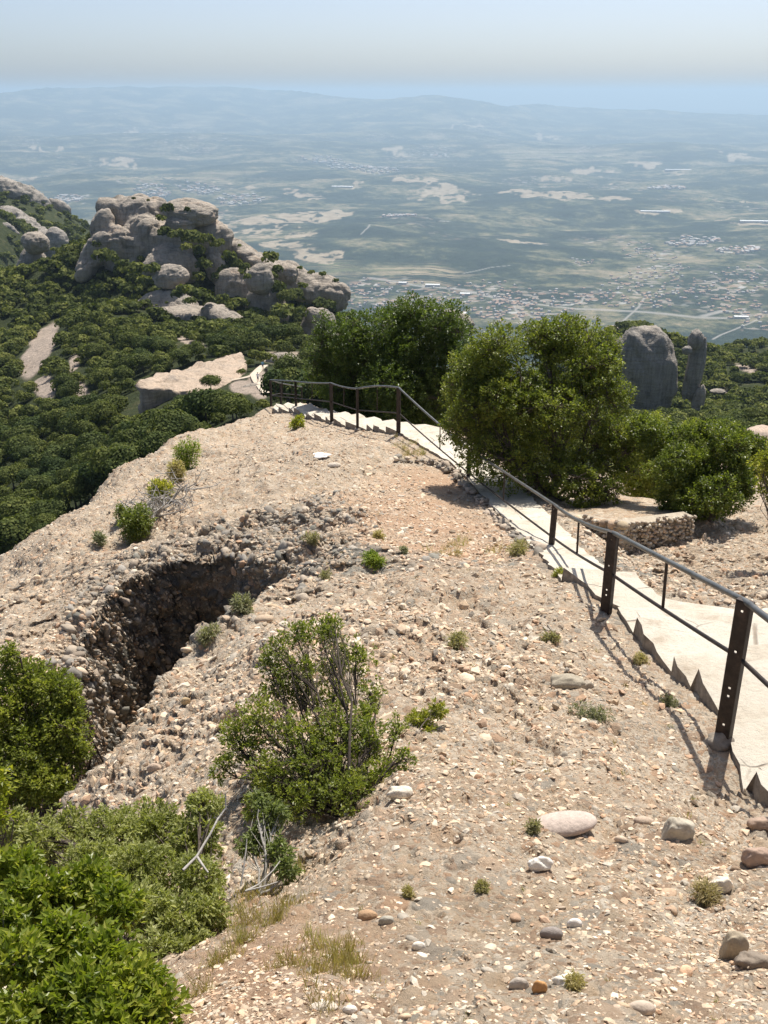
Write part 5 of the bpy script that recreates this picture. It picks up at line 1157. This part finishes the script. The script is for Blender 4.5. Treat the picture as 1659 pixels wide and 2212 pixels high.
# ------------------------------------------------------------------ hikers
def hiker(x, y, d, hgt, shirt, legs, label, stride):
    base = hill_hit(x, y) + np.array([0, 0, .2]); s = hgt / 1.72
    import bmesh
    J = {'pel': (0, 0, .93), 'chest': (0, 0, 1.25), 'neck': (0, 0, 1.46), 'head': (0, 0, 1.60), 'htop': (0, 0, 1.70),
         'ls': (-.19, 0, 1.40), 'le': (-.26, .03, 1.12), 'lh': (-.25, -.10, .88), 'rs': (.19, 0, 1.40), 're': (.26, .03, 1.12), 'rh': (.25, -.12, .9),
         'lk': (-.10, -.10 * stride, .50), 'lf': (-.10, .10 * stride, .06), 'rk': (.10, .12 * stride, .50), 'rf': (.10, .26 * stride, .10), 'ltoe': (-.10, .10 * stride - .16, .03), 'rtoe': (.1, .26 * stride - .16, .04)}
    RD = {'pel': .145, 'chest': .16, 'neck': .06, 'head': .10, 'htop': .075, 'ls': .065, 'le': .045, 'lh': .035, 'rs': .065, 're': .045, 'rh': .035, 'lk': .06, 'lf': .045, 'rk': .06, 'rf': .045, 'ltoe': .035, 'rtoe': .035}
    E = [('pel', 'chest'), ('chest', 'neck'), ('neck', 'head'), ('head', 'htop'), ('chest', 'ls'), ('ls', 'le'), ('le', 'lh'), ('chest', 'rs'), ('rs', 're'), ('re', 'rh'), ('pel', 'lk'), ('lk', 'lf'), ('lf', 'ltoe'), ('pel', 'rk'), ('rk', 'rf'), ('rf', 'rtoe')]
    ks = list(J); me = bpy.data.meshes.new('person'); me.from_pydata([tuple(np.array(J[k]) * s) for k in ks], [(ks.index(a), ks.index(b_)) for a, b_ in E], []); me.update()
    o = link('person', me, loc=base); md = o.modifiers.new('Skin', 'SKIN')
    for k, kk in enumerate(ks): me.skin_vertices[0].data[k].radius = (RD[kk] * s, RD[kk] * s * .85); me.skin_vertices[0].data[k].use_root = kk == 'pel'
    sm = o.modifiers.new('Sub', 'SUBSURF'); sm.levels = sm.render_levels = 1
    mt, nt = new_mat('hiker_clothes'); b_ = NB(nt); tc_ = b_.n('ShaderNodeTexCoord').outputs['Object']; z = b_.n('ShaderNodeSeparateXYZ', ins={0: tc_}).outputs[2]
    zz_ = b_.math('DIVIDE', z, hgt); b_.out(b_.ramp(zz_, [(0., (.04, .03, .03)), (.05, (.38, .24, .17)), (.30, legs), (.56, shirt), (.84, (.42, .27, .19)), (.93, (.04, .03, .02))], 'CONSTANT'), .9)
    me.materials.append(mt); tag(o, label, 'person'); return o
hiker(557.5, 828, 158, 1.72, (.62, .62, .66), (.10, .11, .16), 'person in a pale shirt walking on the far white trail', 1.)
hiker(575.5, 817, 168, 1.78, (.05, .045, .05), (.06, .05, .05), 'person in dark clothes further up the far trail', .6)
hiker(568, 800, 180, 1.7, (.25, .45, .60), (.10, .11, .14), 'person in a light blue shirt by the trailside tree', .8)

# ------------------------------------------------------------------ haze, sky, sun, camera
def haze():
    v = np.array([(x, y, z) for z in (-960., HTOP) for y in (-2000., 64500.) for x in (-60000., 60000.)]); f = np.array([(0, 2, 3, 1), (4, 5, 7, 6), (0, 1, 5, 4), (2, 6, 7, 3), (0, 4, 6, 2), (1, 3, 7, 5)])
    m, nt = new_mat('haze_air'); b = NB(nt)
    pv_ = b.n('ShaderNodeVolumePrincipled', ins={'Color': (.57, .77, .95, 1), 'Density': HAZE, 'Anisotropy': .25}); o = b.n('ShaderNodeOutputMaterial'); b.L.new(pv_.outputs[0], o.inputs['Volume'])
    tag(link('haze', np_mesh('haze', v, f), m), 'pale blue summer haze over the valley', 'haze', kind='stuff')
HAZE = 7.e-5; HTOP = float(max(pv[:, 2].max(), 20.) + 30.)
haze()
SUN_EL, SUN_AZ = R(61), R(24)                                # azimuth from straight ahead towards the right
w = bpy.data.worlds.new('World'); bpy.context.scene.world = w; w.use_nodes = True; nt = w.node_tree; nt.nodes.clear()
sky = nt.nodes.new('ShaderNodeTexSky'); sky.sky_type = 'NISHITA'; sky.sun_disc = False; sky.sun_elevation = SUN_EL; sky.sun_rotation = SUN_AZ; sky.altitude = 900; sky.air_density = .6; sky.dust_density = 4.2; sky.ozone_density = 1.
wb = nt.nodes.new('ShaderNodeMix'); wb.data_type = 'RGBA'; wb.blend_type = 'MULTIPLY'; wb.inputs[0].default_value = 1.; wb.inputs[7].default_value = (1.01, 1.02, .99, 1.)
bg = nt.nodes.new('ShaderNodeBackground'); bg.inputs[1].default_value = .118; wo = nt.nodes.new('ShaderNodeOutputWorld'); nt.links.new(sky.outputs[0], wb.inputs[6]); nt.links.new(wb.outputs[2], bg.inputs[0]); nt.links.new(bg.outputs[0], wo.inputs[0])
L = bpy.data.lights.new('sun', 'SUN'); L.energy = 4.8; L.angle = R(.55); L.color = (1., .95, .87); so = bpy.data.objects.new('sun', L); C.objects.link(so)
sd = Vector((math.sin(SUN_AZ) * math.cos(SUN_EL), math.cos(SUN_AZ) * math.cos(SUN_EL), math.sin(SUN_EL))); so.rotation_euler = sd.to_track_quat('Z', 'Y').to_euler(); so.location = (0, 0, 20)
cam = bpy.data.cameras.new('camera'); co = bpy.data.objects.new('camera', cam); C.objects.link(co); cam.sensor_fit = 'VERTICAL'; cam.sensor_height = 24.; cam.lens = 24. * F / 2212.; cam.clip_start = .05; cam.clip_end = 200000.
co.location = (0, 0, 0); co.rotation_euler = (R(90) - PITCH, 0, 0)
sc = bpy.context.scene; sc.camera = co; sc.view_settings.view_transform = 'Standard'; sc.view_settings.look = 'None'; sc.view_settings.gamma = 1; sc.view_settings.exposure = .46
sc.cycles.use_denoising = True
try: sc.cycles.denoiser = 'OPENIMAGEDENOISE'; sc.cycles.denoising_input_passes = 'RGB_ALBEDO_NORMAL'
except Exception: pass
sc.cycles.max_bounces = 6; sc.cycles.diffuse_bounces = 3; sc.cycles.glossy_bounces = 2; sc.cycles.transmission_bounces = 3; sc.cycles.volume_bounces = 0; sc.cycles.transparent_max_bounces = 8
sc.cycles.sample_clamp_indirect = 8.
